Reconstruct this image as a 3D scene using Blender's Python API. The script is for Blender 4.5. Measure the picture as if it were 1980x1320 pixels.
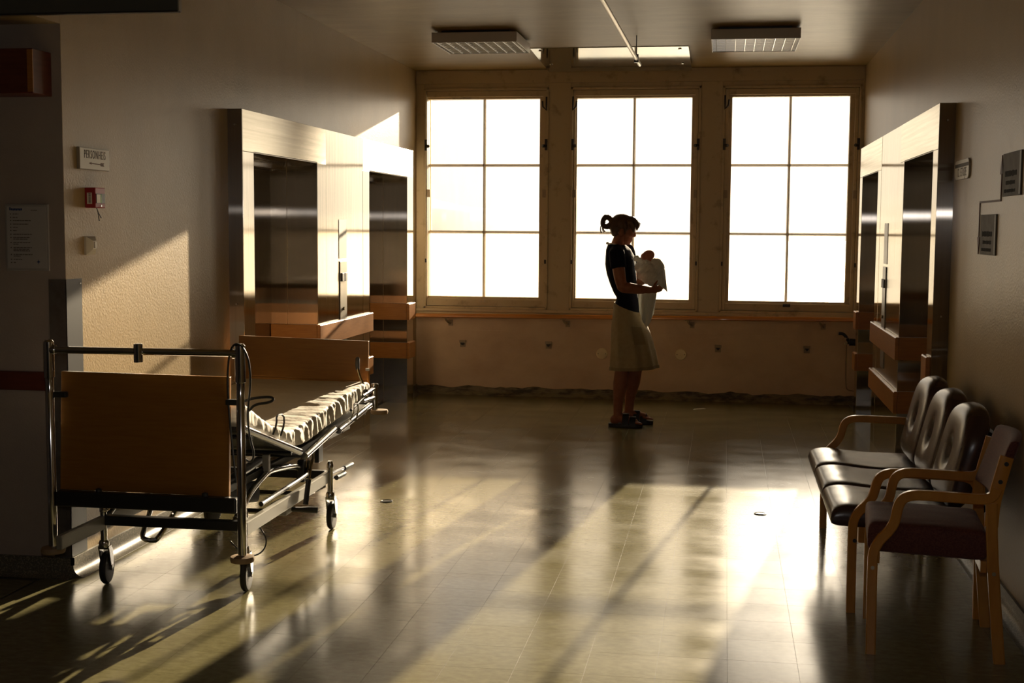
import bpy, bmesh, math, random
from mathutils import Vector, Matrix, noise

random.seed(7)
scene = bpy.context.scene
for o in list(bpy.data.objects):
    bpy.data.objects.remove(o)
COL = scene.collection

# ------------------------------------------------------------------ camera
F_PX, CAM_H = 2550.0, 1.56
YAW, PITCH, ROLL = -0.159, -0.087, 0.007
fwd = Vector((math.sin(YAW) * math.cos(PITCH), math.cos(YAW) * math.cos(PITCH), math.sin(PITCH)))
rgt = Vector((math.cos(YAW), -math.sin(YAW), 0))
upv = rgt.cross(fwd)
r2 = math.cos(ROLL) * rgt + math.sin(ROLL) * upv
u2 = -math.sin(ROLL) * rgt + math.cos(ROLL) * upv
cam_data = bpy.data.cameras.new('camera')
cam_data.sensor_width = 36.0
cam_data.lens = F_PX / 1980.0 * 36.0
cam_data.clip_end = 20000
cam = bpy.data.objects.new('camera', cam_data)
COL.objects.link(cam)
cam.matrix_world = Matrix(((r2.x, u2.x, -fwd.x, 0), (r2.y, u2.y, -fwd.y, 0), (r2.z, u2.z, -fwd.z, CAM_H), (0, 0, 0, 1)))
scene.camera = cam

# ------------------------------------------------------------------ light
SUN_DIR = Vector((0.146, 1.0, 0.222)).normalized()
SUN_STRENGTH, SKY_BASE, SKY_GLOW, SKY_HALO, FLASH_W = 20.0, 0.78, 1.5, 23.0, 30.0
world = bpy.data.worlds.new('sky')
scene.world = world
world.use_nodes = True
wn, wl = world.node_tree.nodes, world.node_tree.links
wn.clear()
w_out = wn.new('ShaderNodeOutputWorld')
w_bg = wn.new('ShaderNodeBackground')
w_tc = wn.new('ShaderNodeTexCoord')
w_nrm = wn.new('ShaderNodeVectorMath'); w_nrm.operation = 'NORMALIZE'
w_dot = wn.new('ShaderNodeVectorMath'); w_dot.operation = 'DOT_PRODUCT'
w_dot.inputs[1].default_value = SUN_DIR
w_max = wn.new('ShaderNodeMath'); w_max.operation = 'MAXIMUM'; w_max.inputs[1].default_value = 0
w_pow = wn.new('ShaderNodeMath'); w_pow.operation = 'POWER'; w_pow.inputs[1].default_value = 14
w_mul = wn.new('ShaderNodeMath'); w_mul.operation = 'MULTIPLY_ADD'
w_mul.inputs[1].default_value = SKY_GLOW; w_mul.inputs[2].default_value = SKY_BASE
w_pow2 = wn.new('ShaderNodeMath'); w_pow2.operation = 'POWER'; w_pow2.inputs[1].default_value = 210
w_mul2 = wn.new('ShaderNodeMath'); w_mul2.operation = 'MULTIPLY_ADD'; w_mul2.inputs[1].default_value = SKY_HALO
w_mix = wn.new('ShaderNodeMix'); w_mix.data_type = 'RGBA'
w_mix.inputs[6].default_value = (1.0, 0.945, 0.85, 1)
w_mix.inputs[7].default_value = (1.0, 0.84, 0.62, 1)
wl.new(w_tc.outputs['Generated'], w_nrm.inputs[0])
wl.new(w_nrm.outputs[0], w_dot.inputs[0])
wl.new(w_dot.outputs['Value'], w_max.inputs[0])
wl.new(w_max.outputs[0], w_pow.inputs[0])
wl.new(w_pow.outputs[0], w_mul.inputs[0])
wl.new(w_pow.outputs[0], w_mix.inputs[0])
wl.new(w_mix.outputs[2], w_bg.inputs['Color'])
wl.new(w_max.outputs[0], w_pow2.inputs[0])
wl.new(w_pow2.outputs[0], w_mul2.inputs[0])
wl.new(w_mul.outputs[0], w_mul2.inputs[2])
wl.new(w_mul2.outputs[0], w_bg.inputs['Strength'])
wl.new(w_bg.outputs[0], w_out.inputs[0])

sun_d = bpy.data.lights.new('sun', 'SUN')
sun_d.energy = SUN_STRENGTH
sun_d.color = (1.0, 0.81, 0.55)
sun_d.angle = math.radians(0.53)
sun = bpy.data.objects.new('sun', sun_d)
COL.objects.link(sun)
sun.rotation_euler = SUN_DIR.to_track_quat('Z', 'Y').to_euler()
sun.location = (4, 30, 12)

# the photographer's flash, on the shoe a hand above the lens
fl_d = bpy.data.lights.new('camera_flash', 'POINT')
fl_d.energy = FLASH_W
fl_d.color = (1.0, 0.95, 0.92)
fl_d.shadow_soft_size = 0.03
flash = bpy.data.objects.new('camera_flash', fl_d)
COL.objects.link(flash)
flash.location = (0, 0, 1.728)

scene.view_settings.view_transform = 'Standard'
scene.view_settings.look = 'None'
scene.view_settings.exposure = 0.0
scene.view_settings.gamma = 1.0
scene.view_settings.use_curve_mapping = False
scene.cycles.use_denoising = True
scene.cycles.max_bounces = 10
scene.cycles.diffuse_bounces = 5
scene.cycles.glossy_bounces = 5
scene.cycles.transparent_max_bounces = 12
scene.cycles.sample_clamp_indirect = 6.0
scene.cycles.caustics_reflective = True
scene.cycles.blur_glossy = 0.5

# ------------------------------------------------------------------ materials
MAT = {}


def mat(name, color, rough=0.5, metal=0.0, spec=0.5, var=None, bump=None, rvar=None, aniso=0.0, arot=0.0,
        translucent=0.0, stretch=(1, 1, 1), coat=0.0, sheen=0.0, world_space=False):
    """var=(second colour, scale, detail, contrast lo, hi); bump=(scale, strength, distance)"""
    m = bpy.data.materials.new(name)
    m.use_nodes = True
    nt = m.node_tree
    n, l = nt.nodes, nt.links
    b = n['Principled BSDF']
    b.inputs['Base Color'].default_value = (*color, 1)
    b.inputs['Roughness'].default_value = rough
    b.inputs['Metallic'].default_value = metal
    b.inputs['Specular IOR Level'].default_value = spec
    b.inputs['Coat Weight'].default_value = coat
    b.inputs['Sheen Weight'].default_value = sheen
    tc = n.new('ShaderNodeTexCoord')
    mp = n.new('ShaderNodeMapping')
    mp.inputs['Scale'].default_value = stretch
    if world_space:
        l.new(n.new('ShaderNodeNewGeometry').outputs['Position'], mp.inputs[0])
    else:
        l.new(tc.outputs['Object'], mp.inputs[0])
    if var:
        c2, sc, det, lo, hi = var
        t = n.new('ShaderNodeTexNoise')
        t.inputs['Scale'].default_value = sc
        t.inputs['Detail'].default_value = det
        t.inputs['Roughness'].default_value = 0.6
        l.new(mp.outputs[0], t.inputs['Vector'])
        r = n.new('ShaderNodeValToRGB')
        r.color_ramp.elements[0].position = lo
        r.color_ramp.elements[0].color = (*color, 1)
        r.color_ramp.elements[1].position = hi
        r.color_ramp.elements[1].color = (*c2, 1)
        l.new(t.outputs[0], r.inputs[0])
        l.new(r.outputs[0], b.inputs['Base Color'])
    if rvar:
        sc, lo, hi = rvar
        t = n.new('ShaderNodeTexNoise')
        t.inputs['Scale'].default_value = sc
        t.inputs['Detail'].default_value = 5
        l.new(mp.outputs[0], t.inputs['Vector'])
        r = n.new('ShaderNodeMapRange')
        r.inputs['From Min'].default_value = 0.3
        r.inputs['From Max'].default_value = 0.7
        r.inputs['To Min'].default_value = lo
        r.inputs['To Max'].default_value = hi
        l.new(t.outputs[0], r.inputs[0])
        l.new(r.outputs[0], b.inputs['Roughness'])
    if bump:
        sc, st, di = bump
        t = n.new('ShaderNodeTexNoise')
        t.inputs['Scale'].default_value = sc
        t.inputs['Detail'].default_value = 3
        l.new(mp.outputs[0], t.inputs['Vector'])
        bp = n.new('ShaderNodeBump')
        bp.inputs['Strength'].default_value = st
        bp.inputs['Distance'].default_value = di
        l.new(t.outputs[0], bp.inputs['Height'])
        l.new(bp.outputs[0], b.inputs['Normal'])
    if aniso:
        b.inputs['Anisotropic'].default_value = aniso
        b.inputs['Anisotropic Rotation'].default_value = arot
        tg = n.new('ShaderNodeTangent')
        tg.direction_type = 'RADIAL'
        tg.axis = 'Z'
        l.new(tg.outputs[0], b.inputs['Tangent'])
    if translucent:
        tr = n.new('ShaderNodeBsdfTranslucent')
        tr.inputs['Color'].default_value = (*color, 1)
        mx = n.new('ShaderNodeMixShader')
        mx.inputs[0].default_value = translucent
        l.new(b.outputs[0], mx.inputs[1])
        l.new(tr.outputs[0], mx.inputs[2])
        l.new(mx.outputs[0], n['Material Output'].inputs[0])
    MAT[name] = m
    return m


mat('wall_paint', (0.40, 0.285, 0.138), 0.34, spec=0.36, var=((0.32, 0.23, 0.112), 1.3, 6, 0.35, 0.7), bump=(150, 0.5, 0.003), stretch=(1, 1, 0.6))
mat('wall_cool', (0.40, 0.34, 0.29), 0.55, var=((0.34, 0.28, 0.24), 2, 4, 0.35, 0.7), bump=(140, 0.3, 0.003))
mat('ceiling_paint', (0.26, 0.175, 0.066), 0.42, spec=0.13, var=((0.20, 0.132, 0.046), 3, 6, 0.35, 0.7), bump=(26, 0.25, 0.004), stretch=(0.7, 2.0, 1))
mat('window_paint', (0.52, 0.40, 0.225), 0.4, var=((0.26, 0.19, 0.10), 9, 8, 0.56, 0.78), bump=(60, 0.15, 0.002))
mat('low_wall_paint', (0.64, 0.46, 0.29), 0.5, var=((0.53, 0.355, 0.22), 2.3, 6, 0.4, 0.7), bump=(90, 0.35, 0.003), stretch=(1, 1, 1.5))
mat('terrazzo', (0.11, 0.10, 0.075), 0.35, var=((0.26, 0.23, 0.17), 150, 2, 0.5, 0.62))
mat('peeled_base', (0.20, 0.16, 0.09), 0.7, var=((0.06, 0.05, 0.03), 14, 9, 0.42, 0.6), bump=(40, 0.6, 0.01), stretch=(0.6, 1, 2))
mat('floor_vinyl', (0.150, 0.134, 0.064), 0.22, spec=0.5, var=((0.205, 0.185, 0.094), 22, 10, 0.36, 0.66), rvar=(2.5, 0.15, 0.24), bump=(4, 0.012, 0.004), stretch=(1, 1.6, 1), world_space=True)
mat('subfloor', (0.05, 0.045, 0.03), 0.6)
mat('floor_seam', (0.3, 0.27, 0.16), 0.5)


def steel(name, color, rough, aniso, bump, grain):
    """brushed steel; the radial tangent lies level, aniso < 0 spreads along it, > 0 across it"""
    m = bpy.data.materials.new(name)
    m.use_nodes = True
    n, l = m.node_tree.nodes, m.node_tree.links
    n.clear()
    out = n.new('ShaderNodeOutputMaterial')
    g = n.new('ShaderNodeBsdfAnisotropic')
    g.distribution = 'BECKMANN'
    g.inputs['Roughness'].default_value = rough
    g.inputs['Anisotropy'].default_value = aniso
    tg = n.new('ShaderNodeTangent'); tg.direction_type = 'RADIAL'; tg.axis = 'Z'
    l.new(tg.outputs[0], g.inputs['Tangent'])
    tc = n.new('ShaderNodeTexCoord')
    mp = n.new('ShaderNodeMapping'); mp.inputs['Scale'].default_value = grain
    t = n.new('ShaderNodeTexNoise'); t.inputs['Scale'].default_value = 60; t.inputs['Detail'].default_value = 4
    r = n.new('ShaderNodeValToRGB')
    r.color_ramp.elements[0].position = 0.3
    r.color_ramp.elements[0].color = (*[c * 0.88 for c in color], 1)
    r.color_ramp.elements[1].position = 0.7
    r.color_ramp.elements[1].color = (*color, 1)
    l.new(tc.outputs['Object'], mp.inputs[0]); l.new(mp.outputs[0], t.inputs['Vector']); l.new(t.outputs[0], r.inputs[0])
    l.new(r.outputs[0], g.inputs['Color'])
    t2 = n.new('ShaderNodeTexNoise'); t2.inputs['Scale'].default_value = bump[0]; t2.inputs['Detail'].default_value = 1
    bp = n.new('ShaderNodeBump'); bp.inputs['Strength'].default_value = bump[1]; bp.inputs['Distance'].default_value = 0.01
    l.new(tc.outputs['Object'], t2.inputs['Vector']); l.new(t2.outputs[0], bp.inputs['Height']); l.new(bp.outputs[0], g.inputs['Normal'])
    l.new(g.outputs[0], out.inputs[0])
    MAT[name] = m


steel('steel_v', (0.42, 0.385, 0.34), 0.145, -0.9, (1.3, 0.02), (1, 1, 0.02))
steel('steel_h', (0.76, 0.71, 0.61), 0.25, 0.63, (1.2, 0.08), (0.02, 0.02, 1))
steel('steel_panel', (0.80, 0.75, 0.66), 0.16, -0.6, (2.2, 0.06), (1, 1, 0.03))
mat('steel_plate', (0.26, 0.24, 0.20), 0.35, 0.9)
mat('plaque_metal', (0.13, 0.115, 0.10), 0.6, 0.0, spec=0.12, var=((0.085, 0.073, 0.062), 12, 5, 0.4, 0.7))
mat('plaque_edge', (0.16, 0.145, 0.125), 0.5, 0.2)
mat('plaque_ink', (0.015, 0.011, 0.009), 0.7, spec=0.1)
mat('chrome', (0.60, 0.60, 0.61), 0.12, 1.0)
mat('dark_metal', (0.05, 0.05, 0.052), 0.35, 0.7)
mat('grey_enamel', (0.25, 0.24, 0.20), 0.32)
mat('guard_wood', (0.40, 0.16, 0.024), 0.33, var=((0.32, 0.115, 0.016), 9, 6, 0.35, 0.7), stretch=(1, 1, 12))
mat('board_laminate', (0.29, 0.125, 0.020), 0.36, var=((0.245, 0.10, 0.015), 6, 8, 0.35, 0.7), stretch=(1.2, 1, 14))
mat('chair_wood', (0.58, 0.265, 0.042), 0.30, var=((0.47, 0.19, 0.026), 14, 5, 0.35, 0.7), stretch=(1, 1, 0.3), coat=0.2)
mat('rail_wood', (0.62, 0.25, 0.05), 0.28, var=((0.50, 0.18, 0.035), 10, 5, 0.4, 0.7), stretch=(0.2, 4, 4), coat=0.3)
mat('red_wood', (0.13, 0.032, 0.016), 0.4, var=((0.09, 0.02, 0.01), 8, 5, 0.35, 0.7), stretch=(1, 1, 8))
mat('leather', (0.050, 0.028, 0.027), 0.27, spec=0.75, bump=(300, 0.06, 0.001))
mat('red_fabric', (0.13, 0.038, 0.028), 0.8, var=((0.085, 0.02, 0.018), 160, 2, 0.4, 0.6), sheen=0.15, bump=(300, 0.3, 0.002))
mat('sheet', (0.78, 0.73, 0.64), 0.75, bump=(16, 0.25, 0.02), translucent=0.08)
mat('black_rubber', (0.018, 0.017, 0.016), 0.55)
mat('tan_rubber', (0.30, 0.20, 0.11), 0.6)
mat('grey_plastic', (0.12, 0.12, 0.12), 0.45)
mat('motor_plastic', (0.33, 0.32, 0.29), 0.5)
mat('white_sign', (0.70, 0.67, 0.60), 0.35)
mat('sign_ink', (0.06, 0.045, 0.035), 0.6)
mat('brown_ink', (0.14, 0.075, 0.05), 0.6)
mat('blue_ink', (0.02, 0.04, 0.14), 0.6)
mat('paper', (0.44, 0.42, 0.40), 0.6)
mat('paper_frame', (0.36, 0.34, 0.32), 0.35)
mat('alarm_red', (0.33, 0.018, 0.022), 0.35)
mat('label_green', (0.25, 0.42, 0.22), 0.5)
mat('switch_plastic', (0.62, 0.58, 0.48), 0.35)
mat('arrow_red', (0.075, 0.018, 0.012), 0.6)
mat('hang_sign', (0.06, 0.062, 0.058), 0.4)
mat('sign_edge', (0.30, 0.26, 0.20), 0.4)
mat('lamp_body', (0.48, 0.44, 0.40), 0.4)
mat('lamp_louver', (0.62, 0.58, 0.50), 0.22, 1.0)
mat('ceiling_plate', (0.42, 0.40, 0.32), 0.07, 0.95, bump=(1.2, 0.05, 0.01))
mat('aluminium', (0.34, 0.29, 0.22), 0.38, 0.85)
mat('hinge_iron', (0.05, 0.042, 0.035), 0.5, 0.5)
mat('brass', (0.5, 0.42, 0.28), 0.3, 0.9)
mat('cover_plate', (0.78, 0.64, 0.38), 0.5)
mat('old_paint', (0.33, 0.25, 0.16), 0.5)
mat('wire_black', (0.012, 0.011, 0.01), 0.5)
mat('skin', (0.30, 0.12, 0.066), 0.5, spec=0.3, var=((0.25, 0.095, 0.05), 20, 3, 0.4, 0.7))
mat('baby_skin', (0.55, 0.20, 0.13), 0.5)
mat('hair', (0.065, 0.034, 0.018), 0.45, var=((0.11, 0.055, 0.025), 40, 4, 0.4, 0.7), stretch=(1, 1, 0.4), bump=(90, 0.4, 0.004))
mat('navy_cotton', (0.007, 0.008, 0.015), 0.9, spec=0.12, bump=(18, 0.3, 0.01))
mat('khaki_cotton', (0.41, 0.335, 0.20), 0.85, spec=0.2, var=((0.36, 0.285, 0.165), 30, 4, 0.4, 0.7), bump=(14, 0.25, 0.01), translucent=0.06)
mat('khaki_dark', (0.28, 0.225, 0.13), 0.85, spec=0.2)
mat('blanket_cotton', (0.74, 0.74, 0.69), 0.85, bump=(26, 0.6, 0.014), translucent=0.2)
mat('shoe_leather', (0.012, 0.010, 0.010), 0.5)
mat('cord_white', (0.75, 0.68, 0.58), 0.7)
mat('eye_white', (0.6, 0.55, 0.5), 0.3)
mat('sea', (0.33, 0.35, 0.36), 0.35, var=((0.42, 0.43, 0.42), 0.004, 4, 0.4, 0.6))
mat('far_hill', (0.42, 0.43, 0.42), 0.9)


def glass_material(name, dirt, seed):
    m = bpy.data.materials.new(name)
    m.use_nodes = True
    n, l = m.node_tree.nodes, m.node_tree.links
    n.clear()
    out = n.new('ShaderNodeOutputMaterial')
    tr = n.new('ShaderNodeBsdfTransparent')
    gl = n.new('ShaderNodeBsdfGlossy'); gl.inputs['Roughness'].default_value = 0.02
    fr = n.new('ShaderNodeFresnel'); fr.inputs['IOR'].default_value = 1.45
    di = n.new('ShaderNodeBsdfTranslucent'); di.inputs['Color'].default_value = (0.72, 0.63, 0.48, 1)
    mx1 = n.new('ShaderNodeMixShader')
    mx2 = n.new('ShaderNodeMixShader')
    tc = n.new('ShaderNodeTexCoord')
    mp = n.new('ShaderNodeMapping')
    mp.inputs['Scale'].default_value = (26, 26, 3.0)
    mp.inputs['Location'].default_value = (seed, 0, 0)
    no = n.new('ShaderNodeTexNoise'); no.inputs['Scale'].default_value = 1.0; no.inputs['Detail'].default_value = 7
    rp = n.new('ShaderNodeMapRange')
    rp.inputs['From Min'].default_value = 0.35; rp.inputs['From Max'].default_value = 0.8
    rp.inputs['To Min'].default_value = dirt * 0.35; rp.inputs['To Max'].default_value = dirt
    l.new(tc.outputs['Object'], mp.inputs[0]); l.new(mp.outputs[0], no.inputs['Vector']); l.new(no.outputs[0], rp.inputs[0])
    l.new(rp.outputs[0], mx1.inputs[0]); l.new(tr.outputs[0], mx1.inputs[1]); l.new(di.outputs[0], mx1.inputs[2])
    l.new(fr.outputs[0], mx2.inputs[0]); l.new(mx1.outputs[0], mx2.inputs[1]); l.new(gl.outputs[0], mx2.inputs[2])
    l.new(mx2.outputs[0], out.inputs[0])
    MAT[name] = m


glass_material('glass_clean', 0.05, 0.0)
glass_material('glass_dusty', 0.22, 3.7)
glass_material('glass_dirty', 0.5, 9.1)


# ------------------------------------------------------------------ helpers
def new_bm():
    return bmesh.new()


def build(name, bm, material, parent=None, smooth=False, sharp=40, bevel=0.0, recalc=True):
    if recalc:
        bmesh.ops.recalc_face_normals(bm, faces=bm.faces)
    me = bpy.data.meshes.new(name)
    bm.to_mesh(me)
    bm.free()
    if smooth:
        for p in me.polygons:
            p.use_smooth = True
        try:
            me.set_sharp_from_angle(angle=math.radians(sharp))
        except Exception:
            pass
    if material:
        me.materials.append(MAT[material])
    o = bpy.data.objects.new(name, me)
    COL.objects.link(o)
    if bevel:
        b = o.modifiers.new('bevel', 'BEVEL')
        b.width = bevel
        b.segments = 2
        b.limit_method = 'ANGLE'
    if parent:
        attach(o, parent)
    return o


ROOTM = {}


def attach(o, parent):
    o.parent = parent
    o.matrix_parent_inverse = ROOTM.get(parent.name, Matrix.Identity(4)).inverted()


def tag(o, label, cat, group=None):
    o['label'] = label
    o['category'] = cat
    if group:
        o['group'] = group
    return o


def struct(o, label=None):
    o['kind'] = 'structure'
    if label:
        o['label'] = label
    return o


def thing(name, label, cat, loc, group=None, rotz=0.0):
    o = bpy.data.objects.new(name, None)
    o.empty_display_size = 0.1
    COL.objects.link(o)
    o.location = loc
    o.rotation_euler = (0, 0, rotz)
    # parts are modelled in world space, so they keep their place under the empty
    ROOTM[o.name] = Matrix.Translation(loc) @ Matrix.Rotation(rotz, 4, 'Z')
    return tag(o, label, cat, group)


def box(bm, x0, x1, y0, y1, z0, z1):
    v = [bm.verts.new(p) for p in ((x0, y0, z0), (x1, y0, z0), (x1, y1, z0), (x0, y1, z0),
                                   (x0, y0, z1), (x1, y0, z1), (x1, y1, z1), (x0, y1, z1))]
    for f in ((0, 3, 2, 1), (4, 5, 6, 7), (0, 1, 5, 4), (1, 2, 6, 5), (2, 3, 7, 6), (3, 0, 4, 7)):
        bm.faces.new([v[i] for i in f])
    return v


def boxo(name, x0, x1, y0, y1, z0, z1, material, parent=None, bevel=0.0):
    bm = new_bm()
    box(bm, min(x0, x1), max(x0, x1), min(y0, y1), max(y0, y1), min(z0, z1), max(z0, z1))
    return build(name, bm, material, parent, bevel=bevel)


def frames(pts):
    """tangents and transported normals along a polyline"""
    pts = [Vector(p) for p in pts]
    n = len(pts)
    tan = []
    for i in range(n):
        a = pts[max(0, i - 1)]
        b = pts[min(n - 1, i + 1)]
        tan.append((b - a).normalized())
    ref = Vector((0, 0, 1)) if abs(tan[0].z) < 0.9 else Vector((1, 0, 0))
    nrm = [(ref - tan[0] * ref.dot(tan[0])).normalized()]
    for i in range(1, n):
        v = nrm[-1] - tan[i] * nrm[-1].dot(tan[i])
        nrm.append(v.normalized() if v.length > 1e-6 else nrm[-1])
    return pts, tan, nrm


def tube(bm, pts, r, seg=12, flat=1.0):
    pts, tan, nrm = frames(pts)
    rings = []
    for i, p in enumerate(pts):
        rr = r[i] if isinstance(r, (list, tuple)) else r
        bi = tan[i].cross(nrm[i])
        rings.append([bm.verts.new(p + nrm[i] * (math.cos(2 * math.pi * k / seg) * rr) + bi * (math.sin(2 * math.pi * k / seg) * rr * flat)) for k in range(seg)])
    skin_rings(bm, rings, True)


def skin_rings(bm, rings, caps=True):
    seg = len(rings[0])
    for a, b in zip(rings, rings[1:]):
        for k in range(seg):
            bm.faces.new((a[k], a[(k + 1) % seg], b[(k + 1) % seg], b[k]))
    if caps:
        bm.faces.new(rings[0][::-1])
        bm.faces.new(rings[-1])


def loft(bm, rings, caps=True):
    skin_rings(bm, [[bm.verts.new(p) for p in r] for r in rings], caps)


def smooth_path(pts, it=2, closed=False):
    pts = [Vector(p) for p in pts]
    for _ in range(it):
        q = [] if closed else [pts[0]]
        m = len(pts)
        rng = range(m) if closed else range(m - 1)
        for i in rng:
            a, b = pts[i], pts[(i + 1) % m]
            q += [a * 0.75 + b * 0.25, a * 0.25 + b * 0.75]
        if not closed:
            q.append(pts[-1])
        pts = q
    return pts


def disc(bm, c, r, axis, h, seg=24):
    ax = {'x': Vector((1, 0, 0)), 'y': Vector((0, 1, 0)), 'z': Vector((0, 0, 1))}[axis]
    tube(bm, [Vector(c) - ax * h / 2, Vector(c) + ax * h / 2], r, seg)


def lathe(bm, prof, c, axis='z', seg=20):
    """prof: list of (radius, offset along axis)"""
    rings = []
    for r, d in prof:
        ring = []
        for k in range(seg):
            a = 2 * math.pi * k / seg
            u, v = r * math.cos(a), r * math.sin(a)
            p = {'z': (u, v, d), 'y': (u, d, v), 'x': (d, u, v)}[axis]
            ring.append(Vector(c) + Vector(p))
        rings.append(ring)
    loft(bm, rings)


def prism(bm, outline, fn, d0, d1):
    """outline of 2-D points, fn(u, v, d) -> world point, extruded from d0 to d1"""
    a = [bm.verts.new(fn(u, v, d0)) for u, v in outline]
    b = [bm.verts.new(fn(u, v, d1)) for u, v in outline]
    n = len(a)
    for k in range(n):
        bm.faces.new((a[k], a[(k + 1) % n], b[(k + 1) % n], b[k]))
    bm.faces.new(a[::-1])
    bm.faces.new(b)


def sweep_rect(bm, pts, t, w, wdir):
    """rectangular bar along a path lying in the plane normal to wdir"""
    pts, tan, _ = frames(pts)
    wv = Vector(wdir).normalized()
    rings = []
    c = 0.22
    for i, p in enumerate(pts):
        n = wv.cross(tan[i]).normalized()
        ring = []
        for (a, b) in ((-1, -1 + c), (-1, 1 - c), (-1 + c, 1), (1 - c, 1), (1, 1 - c), (1, -1 + c), (1 - c, -1), (-1 + c, -1)):
            ring.append(p + n * (a * t / 2) + wv * (b * w / 2))
        rings.append(ring)
    loft(bm, rings)


def text_mesh(body, size, fn, depth=0.001, name='lettering', material='sign_ink', parent=None, align='CENTER', sx=1.0, spacing=1.0):
    cu = bpy.data.curves.new(name, 'FONT')
    cu.body = body
    cu.size = size
    cu.align_x = align
    cu.align_y = 'CENTER'
    cu.resolution_u = 3
    cu.space_character = spacing
    cu.extrude = depth
    tmp = bpy.data.objects.new('tmp_text', cu)
    COL.objects.link(tmp)
    dg = bpy.context.evaluated_depsgraph_get()
    me = bpy.data.meshes.new_from_object(tmp.evaluated_get(dg))
    bpy.data.objects.remove(tmp)
    me.name = name
    for v in me.vertices:
        v.co = Vector(fn(v.co.x * sx, v.co.y, v.co.z))
    me.materials.clear()
    me.materials.append(MAT[material])
    o = bpy.data.objects.new(name, me)
    COL.objects.link(o)
    if parent:
        attach(o, parent)
    return o


# ------------------------------------------------------------------ room
XL, XR, D, ZC = -2.829, 1.181, 11.987, 2.973
XS, XT = -2.743, 1.098                       # faces of the steel lift fronts
YF = 5.36                                    # corner where the side corridor starts
ZLOW = 2.411                                 # its lower ceiling
LO = [(7.473, 8.699), (10.032, 11.276)]      # lift openings, left
RO = [(7.429, 8.593), (10.018, 11.139)]      # lift openings, right
ZB, ZT = 1.982, 2.22                         # opening head, top of steel
YL0, YL1 = 7.29, 11.50
YR0, YR1 = 7.26, 11.33
REC = 0.334

# outdoors: the fjord and the far shore
o = boxo('sea', -6000, 6000, 60, 9000, -46, -45, 'sea')
struct(o, 'pale water of the fjord far below the windows')
bm = new_bm()
prev = None
for k in range(81):
    x = -6000 + k * 150
    h = 60 + 180 * noise.noise(Vector((x * 0.0009, 3.1, 0))) + 70 * noise.noise(Vector((x * 0.004, 8.1, 0)))
    h = max(h, 12)
    cur = [bm.verts.new(p) for p in ((x, 5000, -45), (x, 5600, -45 + h), (x, 6800, -45 + h * 1.2), (x, 7400, -45))]
    if prev:
        for i in range(3):
            bm.faces.new((prev[i], prev[i + 1], cur[i + 1], cur[i]))
    prev = cur
struct(build('far_shore', bm, 'far_hill', smooth=True), 'hazy hills on the far shore')

# floor: slab plus single tiles
floor = boxo('floor', -6.2, 1.6, -13.0, 12.4, -0.2, -0.0012, 'subfloor')
struct(floor, 'olive vinyl tile floor, polished and scratched')
TS = 0.2485
tile_mesh = None


def tile_bm(bm, cx, cy, g=0.0005, tx=0.0, ty=0.0):
    h = TS / 2 - g
    top = [bm.verts.new((cx + sx * h, cy + sy * h, sx * tx + sy * ty)) for sx, sy in ((-1, -1), (1, -1), (1, 1), (-1, 1))]
    low = [bm.verts.new((cx + sx * h, cy + sy * h, -0.0015)) for sx, sy in ((-1, -1), (1, -1), (1, 1), (-1, 1))]
    bm.faces.new(top)
    for i in range(4):
        bm.faces.new((low[i], low[(i + 1) % 4], top[(i + 1) % 4], top[i]))


bm = new_bm()
tile_bm(bm, 0, 0)
proto = build('floor_tile', bm, 'floor_vinyl', floor)
tile_me = proto.data
mats4 = []
x_first, y_first = 0.04 + TS / 2, 5.23 + TS / 2
cells = []
i = math.ceil((XL - 0.1 - x_first) / TS)
while x_first + i * TS < XR + 0.1:
    j = math.ceil((-1.0 - y_first) / TS)
    while y_first + j * TS < D + 0.12:
        cells.append((x_first + i * TS, y_first + j * TS))
        j += 1
    i += 1


def in_view(x, y):
    v = Vector((x, y, -CAM_H))
    d = v.dot(fwd)
    if d < 1:
        return False
    px, py = 990 + F_PX * v.dot(r2) / d, 660 - F_PX * v.dot(u2) / d
    return -60 < px < 2040 and 700 < py < 1360


vis = sorted([c for c in cells if in_view(*c)], key=lambda c: c[1])
near = vis[:300]
near_set = set(near)
rest = [c for c in cells if c not in near_set]
first = True
for (x, y) in near:
    t = proto if first else proto.copy()
    if not first:
        COL.objects.link(t)
    first = False
    t.location = (x, y, 0)
    t.rotation_euler = (random.gauss(0, 0.00008), random.gauss(0, 0.00006), random.choice((0, math.pi)))
bm = new_bm()
for (x, y) in rest:
    tile_bm(bm, x, y, tx=random.gauss(0, 0.00001), ty=random.gauss(0, 0.00001))
jj = -6.1
o = build('floor_tile_field', bm, 'floor_vinyl', floor)
o['kind'] = 'stuff'
bm = new_bm()
yy = -13.0
while yy < YF:
    xx = XL - 0.25
    while xx > -6.1:
        tile_bm(bm, xx, yy)
        xx -= TS
    yy += TS
o = build('side_floor_tile_field', bm, 'floor_vinyl', floor)
o['kind'] = 'stuff'

# ceiling and walls
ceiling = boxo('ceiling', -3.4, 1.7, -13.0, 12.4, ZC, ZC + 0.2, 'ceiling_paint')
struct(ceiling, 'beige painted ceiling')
struct(boxo('ceiling_side', -6.2, XL - 0.2, -13.0, YF, ZLOW, ZLOW + 0.6, 'wall_cool'), 'low ceiling of the side corridor')


def lift_wall(name, x0, x1, openings, y0, y1, material, label):
    bm = new_bm()
    edges = [y0] + [e for op in openings for e in op] + [y1]
    for a, b in zip(edges[::2], edges[1::2]):
        box(bm, x0, x1, a, b, 0, ZC)
    for a, b in openings:
        box(bm, x0, x1, a, b, ZB + 0.004, ZC)
    return struct(build(name, bm, material), label)


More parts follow.
